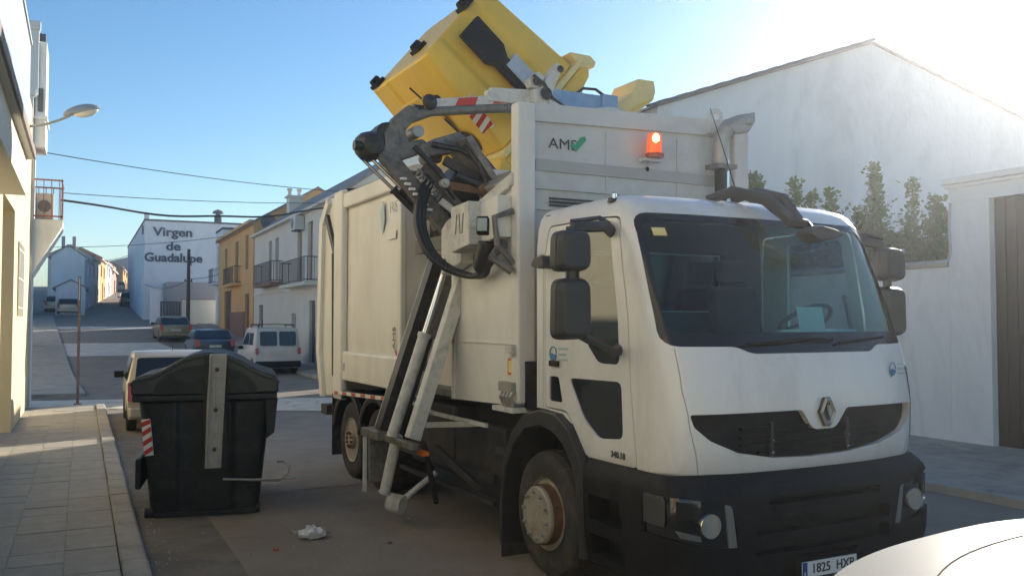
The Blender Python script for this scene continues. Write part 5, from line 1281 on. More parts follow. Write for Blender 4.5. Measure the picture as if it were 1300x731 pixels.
# spring and chain details
mb = MB(); a = E0.lerp(E1, .45) + Vector((.14, -.16, .0)); d_ = (E1 - E0).normalized()
pts = []
for i in range(60):
    t = i / 60; ph = t * 2 * PI * 8
    n1 = Vector((0, 1, 0)); n2 = d_.cross(n1)
    pts.append(a + d_ * .36 * t + n1 * .035 * math.cos(ph) + n2 * .035 * math.sin(ph))
mb.tube(pts, .009, 5); mb.build('coil_spring', 'steel', TK)
for k in range(7):
    mb = MB(); p = E0.lerp(E1, .30 + .055 * k) + Vector((-.09, -.15, .02)); mb.box(p.x - .03, p.x + .03, p.y - .02, p.y + .02, p.z - .012, p.z + .012); mb.build('clamp_block', 'white', TK, bevel=.004)
# head: black motor lump and elbow
mb = MB(); mb.lathe([(-.16, .02), (-.14, .10), (-.05, .14), (.05, .15), (.12, .12), (.14, .05)], (-2.06, 3.62, 3.74), 'y', 12); mb.lathe([(-.06, .05), (.06, .05), (.08, .02)], (-2.18, 3.55, 3.72), 'x', 10)
mb.build('rotary_motor', 'grease', TK, smooth=45)
mb = MB(); mb.lathe([(-.1, .11), (.1, .11), (.14, .07)], (-1.92, 3.62, 3.86), 'y', 12); mb.build('motor_cover', 'hose', TK, smooth=45)
mb = MB(); mb.prism([(-1.94, 3.66), (-1.80, 3.60), (-1.55, 3.70), (-1.36, 3.62), (-1.34, 3.70), (-1.56, 3.84), (-1.70, 3.80), (-1.74, 3.90), (-1.64, 4.02), (-1.60, 4.14), (-1.70, 4.16), (-1.86, 4.02), (-1.95, 3.86)], 'y', 3.50, 3.62)
mb.build('elbow_plate', 'liftgrey', TK, bevel=.015)
mb = MB(); mb.prism([(-1.60, 3.64), (-1.28, 3.70), (-1.14, 3.84), (-1.22, 3.92), (-1.5, 3.82), (-1.64, 3.74)], 'y', 3.36, 3.49); mb.build('knuckle_plate', 'liftgrey', TK, bevel=.015)
mb = MB(); mb.tube([(-1.62, 3.46, 3.90), (-1.62, 4.2, 3.90)], .06, 12); mb.build('cross_shaft', 'steel', TK, smooth=40)
mb = MB(); mb.lathe([(-.08, .08), (-.1, .05), (-.12, .001)], (-1.50, 3.55, 4.20), 'y', 12); mb.lathe([(-.06, .06), (.06, .06)], (-1.40, 3.60, 4.24), 'y', 10); mb.lathe([(-.05, .05), (.05, .05)], (-1.58, 3.58, 4.14), 'x', 8)
mb.build('wrist_joint', 'grease', TK, smooth=45)
# reach arm across the container, striped
mb = MB()
mb.beam((-1.45, 3.58, 4.20), (-.62, 3.58, 4.34), .09, .11, up=(0, 0, 1)); ra_ = mb.build('reach_arm', 'liftwhite', TK, bevel=.01)
mb = MB(); mb.tube([(-1.66, 3.56, 4.05), (-1.46, 3.56, 4.13), (-.70, 3.56, 4.25), (-.2, 3.56, 4.29)], [.06, .05, .05, .045], 10); mb.build('reach_tube', 'liftgrey', TK, smooth=40)
mb = MB(); mb.beam((-.64, 3.57, 4.34), (.02, 3.57, 4.36), .10, .12, up=(0, 0, 1)); mb.beam((-.6, 3.57, 4.40), (-.05, 3.57, 4.44), .06, .06); mb.build('grip_arm', 'liftwhite', TK, bevel=.01, loc=(-.20, 0, .02))
for (a, b) in ((-1.20, -.98), (-.78, -.58)):
    mb = MB(); za, zb = 4.20 + (a + 1.45) * .169, 4.20 + (b + 1.45) * .169
    mb.prism([(a, za - .03), (b, zb - .035), (b + .03, zb + .05), (a + .04, za + .05)], 'y', 3.525, 3.5335); mb.build('red_stripe', 'red', ra_)
# claw head
mb = MB()
mb.prism([(-.08, 4.22), (.10, 4.20), (.16, 4.40), (.26, 4.62), (.20, 4.68), (.08, 4.52), (.02, 4.40), (-.10, 4.36)], 'y', 3.42, 3.56)
mb.prism([(-.14, 4.46), (-.02, 4.56), (.06, 4.50), (-.02, 4.38), (-.12, 4.38)], 'y', 3.44, 3.54)
mb.build('claw', 'liftwhite', TK, bevel=.012, loc=(-.27, 0, .10))
mb = MB(); mb.lathe([(-.05, .07), (-.06, .03), (-.06, .001)], (.04, 3.44, 4.32), 'y', 12); mb.lathe([(-.05, .05), (-.06, .001)], (-.06, 3.46, 4.44), 'y', 10); mb.lathe([(-.04, .04), (-.05, .001)], (.22, 3.44, 4.60), 'y', 10); mb.tube([(-.1, 3.42, 4.5), (.02, 3.40, 4.42), (.12, 3.40, 4.28), (.3, 3.42, 4.2)], .018, 6); mb.build('claw_pivot', 'grease', TK, smooth=45, loc=(-.27, 0, .10))
mb = MB(); mb.tube([(.08, 3.44, 4.24), (.30, 3.44, 4.17), (.55, 3.44, 4.18), (.85, 3.44, 4.24), (1.0, 3.44, 4.24)], [.05, .045, .04, .05, .04], 10); mb.build('claw_finger', 'liftwhite', TK, smooth=45, loc=(-.27, 0, .10))
mb = MB(); mb.box(.10, .92, 3.46, 3.56, 4.24, 4.40); bl_ = mb.build('blue_beam', 'bluemetal', TK, bevel=.008, loc=(-.27, 0, .10))
mb = MB(); mb.box(.76, .96, 3.42, 3.60, 4.17, 4.41); mb.build('beam_end', 'bluemetal', bl_, bevel=.008)
mb = MB(); mb.tube([(.45, 3.5, 4.38), (.56, 3.5, 4.46), (.72, 3.5, 4.47), (.86, 3.5, 4.40)], .016, 6); mb.build('small_hose', 'hose', TK, smooth=50, loc=(-.27, 0, .10))
mb = MB(); mb.box(-.10, .16, 3.46, 3.6, 4.06, 4.18); mb.box(.2, .6, 3.5, 3.62, 4.10, 4.17); mb.build('beam_carriage', 'grease', TK, loc=(-.27, 0, .10))
mb = MB(); mb.box(.72, .84, 3.5, 3.6, 4.0, 4.165); mb.build('beam_post', 'paleyellow', TK, loc=(-.27, 0, .10))
mb = MB(); mb.tube([(-1.70, 3.50, 4.32), (-1.58, 3.48, 4.22)], .01, 5); mb.tube([(-1.35, 3.46, 4.05), (-1.12, 3.42, 3.85)], .012, 5); mb.build('pin_rod', 'grease', TK)
# tipping frame / chute hanging at the hopper edge, busy with linkages
mb = MB(); mb.prism([(-1.28, 3.80), (-1.22, 3.84), (-.86, 3.34), (-.92, 3.30)], 'y', 3.10, 3.60); mb.build('tipping_frame', 'liftgrey', TK, bevel=.008)
mb = MB(); mb.prism([(-1.15, 3.32), (-.88, 3.50), (-.60, 3.42), (-.55, 3.30), (-.95, 3.10)], 'y', 2.75, 3.2); mb.build('chute_flap', 'steel', TK, bevel=.02)
for k, (a, b, t, m_) in enumerate([((-1.62, 3.30, 3.55), (-1.22, 3.15, 3.05), .05, 'grease'), ((-1.50, 3.6, 3.60), (-1.10, 3.5, 3.10), .07, 'liftgrey'), ((-1.45, 3.2, 3.35), (-1.05, 3.1, 3.30), .05, 'rust'),
        ((-1.40, 3.35, 3.62), (-1.05, 3.3, 3.45), .06, 'grease'), ((-1.30, 3.4, 3.0), (-1.20, 3.9, 3.5), .05, 'grease'), ((-1.2, 3.1, 2.95), (-1.5, 3.2, 3.2), .045, 'steel'), ((-1.05, 3.6, 3.0), (-1.5, 4.2, 3.5), .08, 'grease'),
        ((-1.35, 3.22, 3.15), (-1.15, 3.1, 2.7), .04, 'grease'), ((-1.25, 3.5, 2.7), (-1.2, 4.2, 2.9), .06, 'liftgrey'), ((-1.1, 3.9, 3.2), (-.95, 4.6, 3.0), .08, 'grease')]):
    mb = MB(); mb.beam(a, b, t, t * 1.5); mb.build('linkage', m_, TK, bevel=.006)
mb = MB(); mb.prism([(-1.30, 2.95), (-1.36, 3.25), (-1.15, 3.62), (-.85, 3.75), (-.55, 3.45), (-.6, 3.0)], 'y', 3.55, 3.9); mb.build('tipping_gear_case', 'grease', TK, bevel=.03)
for k, (a, b, t) in enumerate([((-1.75, 3.25, 3.70), (-1.30, 3.2, 3.15), .045), ((-1.55, 3.3, 3.75), (-1.0, 3.2, 3.55), .05), ((-1.35, 3.15, 3.45), (-.9, 3.1, 3.15), .06), ((-1.25, 3.2, 3.75), (-1.0, 3.15, 3.25), .04)]):
    mb = MB(); mb.tube([a, Vector(a).lerp(Vector(b), .5) + Vector((0, -.05, .05)), b], t * .6, 8); mb.build('oil_pipe', ('hose', 'grease')[k % 2], TK, smooth=50)
for k, (c_, r_) in enumerate([((-1.30, 3.10, 3.12), .05), ((-1.48, 3.18, 3.36), .045), ((-1.12, 3.05, 3.30), .06), ((-1.62, 3.34, 3.60), .05)]):
    mb = MB(); mb.lathe([(0, r_), (-.05, r_), (-.055, r_ * .5), (-.08, r_ * .4), (-.08, .001)], c_, 'y', 12); mb.build('pivot_boss', ('rust', 'steel')[k % 2], TK, smooth=45)

# ============================================================ CONTAINERS
def bin_mesh(colm, lidm, root, lever=True, rim=1.22, L=1.75, bvl=.022):
    """origin at the bottom centre of the near end, y along the length, x across, z up"""
    def prof(z):  # half width and end inset
        t = z / rim; return .54 + .13 * t, .05 * (1 - t)
    def shell(zs, off, name, m_, top=None):
        mb = MB(); rows = []
        for z in zs:
            hw, ins = prof(z); hw += off; y0, y1 = ins - off, L - ins + off; c = .10
            ring_ = [(-hw + c, y0), (-.30, y0), (-.26, y0 + .03), (.26, y0 + .03), (.30, y0), (hw - c, y0), (hw - .03, y0 + .03), (hw, y0 + c), (hw, y0 + .50), (hw - .025, y0 + .54), (hw - .025, y1 - .54), (hw, y1 - .50), (hw, y1 - c), (hw - .03, y1 - .03), (hw - c, y1), (.3, y1), (.26, y1 - .03), (-.26, y1 - .03), (-.3, y1), (-hw + c, y1), (-hw + .03, y1 - .03), (-hw, y1 - c), (-hw, y1 - .5), (-hw + .025, y1 - .54), (-hw + .025, y0 + .54), (-hw, y0 + .5), (-hw, y0 + c), (-hw + .03, y0 + .03)]
            rows.append([(x, y, z) for x, y in ring_])
        n = len(rows[0]); vs = [v for r_ in rows for v in r_]; fs = []
        for i in range(len(rows) - 1):
            for k in range(n): fs.append((i * n + k, i * n + (k + 1) % n, (i + 1) * n + (k + 1) % n, (i + 1) * n + k))
        fs += [list(range(n)), [(len(rows) - 1) * n + k for k in range(n)]]
        mb.add(vs, fs); return mb.build(name, m_, root, smooth=30, bevel=bvl)
    body = shell([0, .04, .3, .7, rim - .02], 0, 'container_body', colm)
    mb = MB(); mb.prism([(-.72, rim - .02), (.72, rim - .02), (.73, rim + .045), (-.73, rim + .045)], 'y', -.05, L + .05); mb.build('rim', lidm, root, bevel=.015)
    return body
def lid_prof(rim, s=1.0, n=10):
    # flat shoulders rising to a rounded crown
    p = [(-.74, rim + .05), (-.74, rim + .15), (-.72, rim + .19), (-.67, rim + .21), (-.54, rim + .235), (-.44, rim + .28), (-.34, rim + .345), (-.24, rim + .40), (-.12, rim + .44), (0, rim + .455), (.12, rim + .445), (.24, rim + .415), (.36, rim + .36), (.46, rim + .295), (.56, rim + .245), (.67, rim + .21), (.72, rim + .19), (.74, rim + .15), (.74, rim + .05)]
    return p
# --- grey container on the left
GBN = thing('waste_container', 'big black side loading waste container standing in the gutter with a grey steel lift plate', 'waste container', (1.195, 9.93, 0.0), R(-9.5))
bin_mesh('bindark', 'bindark', GBN, rim=1.24)
LR = 1.24; LP = lid_prof(LR)
mb = MB(); mb.prism(LP, 'y', -.03, 1.78); ld = mb.build('lid', 'bingrey', GBN, bevel=.02)
mb = MB()   # sunken arch on the end of the lid
pa = [(-.62, LR + .055)] + [(.50 * math.cos(R(180 - 180 * k / 14)) * 1.05, LR + .055 + .30 * math.sin(R(180 * k / 14))) for k in range(15)] + [(.62, LR + .055)]
mb.prism(pa[1:-1], 'y', -.045, -.0315); mb.build('lid_end_arch', 'bindark', ld)
mb = MB()   # raised moulding that follows the lid edge
for k in range(len(LP) - 1):
    (x0, z0), (x1, z1) = LP[k], LP[k + 1]
    if k in (0, len(LP) - 2): continue
    mb.beam((x0, -.028, z0), (x1, -.028, z1), .035, .035, up=(0, 1, 0))
mb.build('lid_edge_moulding', 'bingrey', ld, bevel=.006)
for yy in (.22, .52, .82, 1.12, 1.42):
    inn = [(x * .985, z - .004) for x, z in LP[1:-1]]; out_ = [(x * 1.0, z + .028) for x, z in LP[1:-1]]
    mb = MB(); mb.prism(inn + out_[::-1], 'y', yy, yy + .10); mb.build('lid_rib', 'bingrey', ld, bevel=.008)
mb = MB(); mb.prism([(.0, .52), (.165, .52), (.18, 1.2), (.21, 1.715), (.04, 1.715), (.01, 1.2)], 'y', -.115, -.075); gp_ = mb.build('lift_plate', 'steel', GBN, bevel=.008)
mb = MB(); mb.beam((.012, -.13, .55), (.045, -.13, 1.70), .02, .03, up=(0, 1, 0)); mb.beam((.155, -.13, .55), (.200, -.13, 1.70), .02, .03, up=(0, 1, 0)); mb.box(.07, .10, -.135, -.115, 1.0, 1.5); mb.build('plate_flange', 'steel', gp_, bevel=.004)
for zz in (1.55, 1.13, .72):
    mb = MB(); mb.lathe([(-.03, .001), (-.03, .022), (0, .022)], (.10 + .02 * (zz - 1), -.115, zz), 'y', 10); mb.build('plate_bolt', 'grease', gp_)
mb = MB(); mb.box(-.02, .21, -.075, -.045, .5, 1.7); mb.build('plate_backing', 'bindark', gp_)
for sx in (-1,):   # striped reflectors on the bevelled corners
    mb = MB(); mb.prism([(sx * .60, .66), (sx * .50, .66), (sx * .50, 1.04), (sx * .615, 1.04)], 'y', -.012 + .018, .024 - .012); 
    rf_ = MB(); rf_.box(-.05, .05, -.004, .004, -.19, .19)
    o = rf_.build('striped_reflector', 'white', GBN, loc=(sx * .575, .022, .85), rot=(0, R(6) * sx, R(20) * sx))
    for k in range(4):
        s_ = MB(); z = -.16 + .10 * k; s_.prism([(-.049, z - .03), (.049, z + .02), (.049, z + .07), (-.049, z + .02)] if k < 3 else [(-.049, z - .03), (.049, z + .0), (.049, z + .045), (-.049, z + .02)], 'y', -.0065, -.0042); s_.build('red_stripe', 'red', o)
mb = MB(); mb.tube([(.18, -.09, .40), (.75, -.09, .36), (.84, -.06, .42), (.86, -.04, .50), (.80, 0, .55), (.74, .05, .54)], .013, 8); mb.tube([(.62, -.09, .375), (.62, .02, .375)], .012, 6); mb.tube([(.5, -.09, .38), (.92, -.12, .385)], .012, 6); mb.build('pedal_bar', 'steel', GBN, smooth=50)
for x, y in ((-.56, .12), (.52, .12), (-.56, 1.5), (.52, 1.5)):
    mb = MB(); mb.lathe([(-.04, .001), (-.04, .05), (.04, .05), (.04, .001)], (x, y, .052), 'x', 12); mb.build('castor', 'rubber', GBN)
mb = MB(); mb.box(-.50, .52, .02, .10, .012, .06); mb.build('base_skid', 'bindark', GBN)
mb = MB(); mb.box(-.70, -.64, .1, 1.6, .30, .62); mb.build('side_pocket', 'bindark', GBN, bevel=.02)
mb = MB(); mb.prism([(.62, .80), (.70, .86), (.735, 1.23), (.6, 1.23)], 'y', -.02, 1.7); mb.build('side_rib', 'bindark', GBN, bevel=.01)

# --- yellow container, tipped over the hopper
YC = thing('yellow_recycling_container', 'yellow recycling container held upside down and tipped over the hopper by the lifter', 'waste container')
m_ = TK.matrix_basis @ Matrix.Translation((-1.0, 3.9, 5.25)) @ Matrix.Rotation(R(130), 4, 'Y')
m_ = Matrix.Translation((4.653, 4.72, 0)) @ Matrix.Rotation(R(2), 4, 'Z') @ Matrix.Translation((-1.0, 3.9, 5.25)) @ Matrix.Rotation(R(130), 4, 'Y')
YC.matrix_basis = m_ @ Matrix.Scale(1.05, 4)
bin_mesh('yellow', 'paleyellow', YC, rim=1.24, bvl=.05)
mb = MB(); mb.prism(rpoly([(.62, 1.22), (.86, 1.30), (.84, 1.62), (.62, 1.90), (.2, 1.92), (.2, 1.3)], .08), 'y', .0, 1.7); mb.build('hanging_lid', 'yellow', YC, bevel=.04)
mb = MB(); mb.prism(lid_prof(1.24), 'y', -.03, 1.78); mb.build('lid', 'yellow', YC, bevel=.05)
mb = MB(); mb.prism([(-.13, .12), (.16, .12), (.16, .50), (.10, .58), (.10, .98), (-.06, .98), (-.06, .62), (-.13, .50)], 'y', -.09, -.015); lp_ = mb.build('latch_plate', 'blackpl', YC, bevel=.012)
mb = MB(); mb.box(-.12, .02, -.1, -.0905, .66, 1.08); mb.prism([(-.18, .66), (-.065, .66), (-.065, 1.10), (-.18, 1.10)], 'y', -.05, -.02); mb.build('instruction_sticker', 'palesticker', YC)
for x, y in ((-.2, .10), (.2, .72), (.48, 1.5)):
    mb = MB(); mb.box(x - .06, x + .06, y - .11, y + .11, -.045, -.002); mb.lathe([(-.05, .001), (-.05, .05), (.05, .05), (.05, .001)], (x, y, -.05), 'x', 12); mb.build('castor', 'blackpl', YC)
for sx in (1,):
    rf_ = MB(); rf_.box(-.075, .075, -.004, .004, -.20, .20)
    o = rf_.build('striped_reflector', 'white', YC, loc=(sx * .585, .035, .78), rot=(0, R(6) * sx, R(40) * sx))
    for k in range(4):
        s_ = MB(); z = -.17 + .105 * k; top = min(z + .085, .2)
        s_.prism([(-.074, z - .02), (.074, z + .035), (.074, min(z + .085, .198)), (-.074, z + .03)], 'y', -.0065, -.0042); s_.build('red_stripe', 'red', o)
mb = MB(); mb.prism([(-.70, 1.10), (-.86, 1.30), (-.86, 1.40), (-.80, 1.42), (-.66, 1.30)], 'y', -.03, 1.75); mb.build('lid_lip', 'paleyellow', YC, bevel=.015)

mb = MB(); mb.box(-.5, .5, .035, .052, 1.08, 1.12); mb.build('end_rib', 'yellow', YC, bevel=.01)
mb = MB(); mb.box(.635, .665, .5, 1.2, .3, 1.1); mb.build('side_rib', 'yellow', YC, bevel=.012)
mb = MB(); mb.lathe([(-.006, .16), (-.006, .001)], (.665, .45, 1.0), 'x', 20); mb.build('recycling_disc', 'rust', YC)
# hanging lid edge beyond the blue beam (curved thick lip), in truck coordinates turned into container coordinates
inv = (Matrix.Translation((-1.0, 3.9, 5.25)) @ Matrix.Rotation(R(130), 4, 'Y')).inverted()
prl = [(x - .12, z + .10) for x, z in [(.70, 4.24), (.76, 4.38), (.92, 4.46), (1.04, 4.56), (1.12, 4.72), (1.33, 4.72), (1.35, 4.60), (1.31, 4.50), (1.12, 4.36), (.95, 4.26)]]
mb = MB(); mb.prism(prl, 'y', 3.62, 4.10, inv); mb.build('lid_flap', 'paleyellow', YC, bevel=.015)
mb = MB(); mb.prism([(x - .12, z + .10) for x, z in [(.80, 4.30), (.96, 4.33), (1.12, 4.43), (1.31, 4.53), (1.30, 4.515), (1.12, 4.40), (.95, 4.295), (.8, 4.28)]], 'y', 3.60, 3.618, inv); mb.build('flap_edge', 'yellow', YC)

# ============================================================ CARS
def car(name, label, loc, rz, paint, L=4.0, W=1.62, H=1.40, kind='hatch', plate=True, group=None, detail=True):
    """local: y forward (rear at y = 0), x across"""
    root = thing(name, label, 'van' if kind == 'van' else 'car', loc, rz, group)
    hw = W / 2
    if kind == 'van':
        low = [(.02, .30), (0, .55), (.03, .95), (L - 1.0, 1.05), (L - .25, .88), (L - .02, .72), (L, .45), (L - .1, .25), (.1, .25)]
        top = [(.02, .90), (.06, 1.3), (.16, H - .03), (.4, H), (L - 2.0, H), (L - 1.75, H - .06), (L - 1.05, 1.0), (L - 1.0, .95)]
        glass_s = [(.55, 1.12), (.6, H - .22), (L - 2.1, H - .22), (L - 1.35, 1.1)]
    else:
        low = [(.03, .32), (0, .55), (.04, .86), (.35, .93), (L - 1.25, .92), (L - .45, .78), (L - .08, .66), (L, .45), (L - .1, .25), (.12, .25)]
        if kind == 'hatch': top = [(.12, .88), (.40, H - .10), (.62, H - .02), (1.2, H), (2.0, H - .03), (2.3, H - .09), (L - 1.15, .90)]
        else: top = [(.55, .90), (1.05, H - .06), (1.4, H), (2.2, H - .02), (2.5, H - .08), (L - 1.2, .92)]
        g0 = top[0][0]
        glass_s = [(top[0][0] + .28, .95), (top[1][0] + .12, H - .13), (2.25, H - .13), (L - 1.32, .95)]
    def wz(z): 
        if z < .5: return hw * .96
        if z < .95: return hw
        return hw * (1 - .16 * (z - .95) / (H - .95)) if kind != 'van' else hw * (1 - .09 * (z - .95) / (H - .95))
    def loft(poly, off=0):
        mb = MB(); vs = []; n = len(poly)
        xs = [(-1, 0), (-.97, 1), (-.6, 1), (0, 1), (.6, 1), (.97, 1), (1, 0)]
        cy = sum(p[0] for p in poly) / n; cz = sum(p[1] for p in poly) / n
        rows = []
        for xf, full in xs:
            row = []
            for y, z in poly:
                k = .965 if not full else 1.0
                bow = .09 * (xf * xf)            # ends curve in plan
                yy = y + (bow * (1 if y < cy else -1)) * (1 if abs(y - cy) > L * .2 else 0)
                row.append((xf * (wz(z) + off), cy + (yy - cy) * k, cz + (z - cz) * (k if z > cz else 1) - (.02 * xf * xf if z > cz else 0)))
            rows.append(row)
        vs = [v for r_ in rows for v in r_]; fs = []
        for i in range(len(rows) - 1):
            for k in range(n): fs.append((i * n + k, i * n + (k + 1) % n, (i + 1) * n + (k + 1) % n, (i + 1) * n + k))
        fs += [list(range(n)), [(len(rows) - 1) * n + k for k in range(n)]]
        mb.add(vs, fs); return mb
    b = loft(low).build('body', paint, root)
    wy = (.72, L - .80) if kind != 'van' else (.70, L - .85)
    cuts = []
    for y in wy: c_ = MB(); c_.lathe([(-3, .345), (3, .345)], (0, y, .30), 'x', 24); cuts.append((c_, 'DIFFERENCE'))
    boolean(b, cuts, 32)
    c = loft(top).build('cabin', paint, root, smooth=30)
    ins = MB(); ins.box(-hw * .8, hw * .8, .4, L - .4, .28, .8); ins.build('underbody', 'chassis', root)
    # windows, slightly proud glass
    for s_ in (-1, 1):
        mb = MB(); vs = []
        for q in (0, 1):
            for y, z in glass_s: vs.append((s_ * (wz(z) * 1.0 + .002 + .006 * q), y, z))
        mb.add(vs, [(0, 1, 2, 3), (4, 5, 6, 7), (0, 1, 5, 4), (1, 2, 6, 5), (2, 3, 7, 6), (3, 0, 4, 7)])
        g = mb.build('side_window', 'carglass', root)
        ym = (glass_s[1][0] + glass_s[2][0]) / 2
        p = MB(); p.add([(s_ * (wz(.95) + .012), ym, .95), (s_ * (wz(.95) + .012), ym + .06, .95), (s_ * (wz(H - .13) + .012), ym + .06, H - .13), (s_ * (wz(H - .13) + .012), ym, H - .13)], [(0, 1, 2, 3)]); p.build('window_pillar', paint, g)
    def tilt(p0, p1, x0, x1, nm, m_, par=root, off=.008, r_=.05, shape=None):
        """a flat piece lying on the slope from p0 to p1 (y,z)"""
        d = Vector((0, p1[0] - p0[0], p1[1] - p0[1])); n = Vector((0, -d.z, d.y)).normalized()
        if n.y > 0 and p0[0] < L / 2: n = -n
        if n.y < 0 and p0[0] > L / 2: n = -n
        u = d.normalized(); Ld = d.length
        poly = rpoly(shape(x0, x1, Ld) if shape else [(x0, 0), (x1, 0), (x1 * .93 if x1 > 0 and x0 < 0 else x1, Ld), (x0 * .93 if x1 > 0 and x0 < 0 else x0, Ld)], r_, 3)
        mb = MB(); k = len(poly); base = Vector((0, p0[0], p0[1]))
        vs = [base + Vector((x, 0, 0)) + u * t + n * o for o in (-.03, off) for x, t in poly]
        mb.add(vs, [list(range(k)), [k + i for i in range(k)]] + [(i, (i + 1) % k, k + (i + 1) % k, k + i) for i in range(k)])
        return mb.build(nm, m_, par)
    gw = hw * .84
    if kind == 'van':
        for s_ in (-1, 1):
            a, b_ = sorted((s_ * .04, s_ * gw * .93))
            w_ = tilt((.035, 1.10), (.115, H - .16), a, b_, 'rear_window', 'carglass', r_=.07)
        tilt((.03, .45), (.15, H - .1), -.008, .008, 'door_gap', 'blackpl', off=.004)
        for s_ in (-1, 1): a, b_ = sorted((s_ * hw * .86, s_ * hw * .99)); tilt((.0, .78), (.03, 1.02), a, b_, 'tail_lamp', 'redlamp', off=.02, r_=.02)
        mb = MB(); mb.box(-hw * .98, hw * .98, -.06, .10, .28, .52); mb.build('rear_bumper', 'blackpl', root, bevel=.03)
        mb = MB()
        for y in (.5, 1.9): mb.box(-hw * .8, hw * .8, y, y + .04, H + .09, H + .12)
        for x in (-hw * .78, hw * .78): mb.box(x, x + .03, .4, 2.1, H + .05, H + .09); mb.box(x, x + .03, .5, .54, H - .02, H + .06); mb.box(x, x + .03, 1.9, 1.94, H - .02, H + .06)
        mb.build('roof_rack', 'iron', root)
        mb = MB(); mb.tube([(-hw * .6, .45, H), (-hw * .6, .42, H + .28)], .012, 5); mb.build('aerial', 'iron', root)
        pz = .84
    else:
        tp = top
        tilt((tp[0][0] + .02, tp[0][1] + .05), (tp[1][0] - .01, tp[1][1] - .03), -gw, gw, 'rear_window', 'carglass', r_=.06)
        for s_ in (-1, 1):
            a, b_ = sorted((s_ * hw * .76, s_ * hw * .985)); tilt((.0, .60), (.05, .94), a, b_, 'tail_lamp', 'redlamp', off=.025, r_=.02)
        mb = MB(); mb.box(-hw * .96, hw * .96, -.07, .12, .30, .50); mb.build('rear_bumper', paint, root, bevel=.04)
        pz = .62
    tilt((top[-1][0] - .05, top[-1][1] + .06), (top[-2][0] + .04, top[-2][1] - .03), -gw, gw, 'windscreen', 'carglass', r_=.06)
    if plate:
        mb = MB(); mb.box(-.26, .26, -.045 if kind != 'van' else -.03, .02, pz - .055, pz + .055); mb.build('number_plate', 'plateyellow', root)
    for s_ in (-1, 1):
        mb = MB(); mb.lathe([(-.03, .001), (-.03, .09), (.02, .09)], (s_ * hw * .7, L - .06, .62), 'y', 14); mb.build('headlight', 'lampglass', root)
        mb = MB(); x = s_ * (hw + .10); mb.box(x - .09, x + .09, L - 1.62, L - 1.52, .92, 1.05); mb.box(min(s_ * hw * .95, x), max(s_ * hw * .95, x), L - 1.58, L - 1.54, .95, .98); mb.build('wing_mirror', 'blackpl' , root, bevel=.02)
    t = MB(); t.lathe([(-.18, .20), (-.18, .27), (-.15, .30), (-.03, .30), (0, .27), (0, .20), (-.18, .20)], (0, 0, 0), 'x', 26); tm_ = t.mesh('tyre', 'rubber', 40)
    r2 = MB(); r2.lathe([(-.04, .205), (-.01, .20), (-.03, .16), (-.015, .07), (-.01, .001)], (0, 0, 0), 'x', 20); rm_ = r2.mesh('rim', 'silverplastic', 40)
    for y in wy:
        for s_ in (-1, 1):
            wl_ = bpy.data.objects.new('wheel', None); COL.objects.link(wl_); wl_.parent = root; wl_.location = (s_ * (hw - .01), y, .30); wl_.rotation_euler = (0, 0, 0 if s_ > 0 else PI)
            for me, nm in ((tm_, 'tyre'), (rm_, 'rim')):
                o = bpy.data.objects.new(nm, me); COL.objects.link(o); o.parent = wl_
    return root
sx = car('parked_hatchback', 'silver beige hatchback parked at the kerb right behind the black waste container', (1.58, 17.6, 0), R(-1), 'silverpaint', L=3.75, W=1.66, H=1.50)
mb = MB(); mb.tube([(0, .95, 1.48), (0, .85, 1.60)], .008, 5); mb.build('aerial', 'iron', sx)
mb = MB(); mb.lathe([(-.01, .001), (-.01, .07), (.01, .07)], (-.79, .55, .80), 'x', 16); mb.build('fuel_cap', 'blackpl', sx)
car('parked_van', 'small white van with a roof rack parked by the long white house', (6.72, 34.3, .02), R(1), 'vanwhite', L=4.1, W=1.72, H=1.80, kind='van')
car('parked_sedan', 'dark teal car parked between the white van and the olive car', (5.30, 41.0, hill_z(42)), R(1), 'teal', L=4.3, W=1.7, H=1.38, kind='sedan')
car('parked_sedan', 'olive green car parked before the white yard wall', (4.65, 52, hill_z(53)), R(2), 'olive', L=4.2, W=1.7, H=1.40, kind='sedan')
car('distant_car', 'pale car at the far left up the street, left one of a pair', (-2.15, 86.5, hill_z(87)), R(0), 'silverpaint', L=4.0, W=1.65, H=1.45, group='pair of cars parked far up the street')
car('distant_car', 'grey green car parked up the street, right one of the far left pair', (-1.05, 81.5, hill_z(82)), R(0), 'silverpaint', L=4.0, W=1.65, H=1.45, group='pair of cars parked far up the street')
car('white_distant_car', 'bright white car parked at the very top of the street', (5.0, 150, hill_z(151)), R(0), 'carwhite', L=4.2, W=1.8, H=1.5)
car('dark_distant_car', 'dark car parked against the shaded houses at the right, far up the street', (4.3, 98, hill_z(99)), R(0), 'darkcar', L=4.2, W=1.7, H=1.45)

# white car in the foreground, only its bonnet and wing reach into the picture
FC = thing('white_foreground_car', 'sunlit white car bonnet at the bottom right corner, seen from just above', 'car', (3.36, 1.60, .0), R(9))
def bon(u, v):  # u across -1..1, v along 0 (rear) .. 1 (nose)
    a = abs(u); hwid = 1.02 * (1 - .06 * v ** 3)
    z = 1.27 - .09 * v ** 2.2 - .03 * a ** 2.5 - .03 * max(0, a - .9) / .1
    return Vector((u * hwid, -.95 + 1.95 * v - .14 * a ** 3 * v, z))
mb = MB(); nu, nv = 40, 26; vs = []; fs = []
for i in range(nu + 1):
    for j in range(nv + 1): vs.append(bon(-1 + 2 * i / nu, j / nv))
for i in range(nu):
    for j in range(nv): fs.append((i * (nv + 1) + j, (i + 1) * (nv + 1) + j, (i + 1) * (nv + 1) + j + 1, i * (nv + 1) + j + 1))
n0 = len(vs)
edge = [i * (nv + 1) + nv for i in range(nu + 1)]
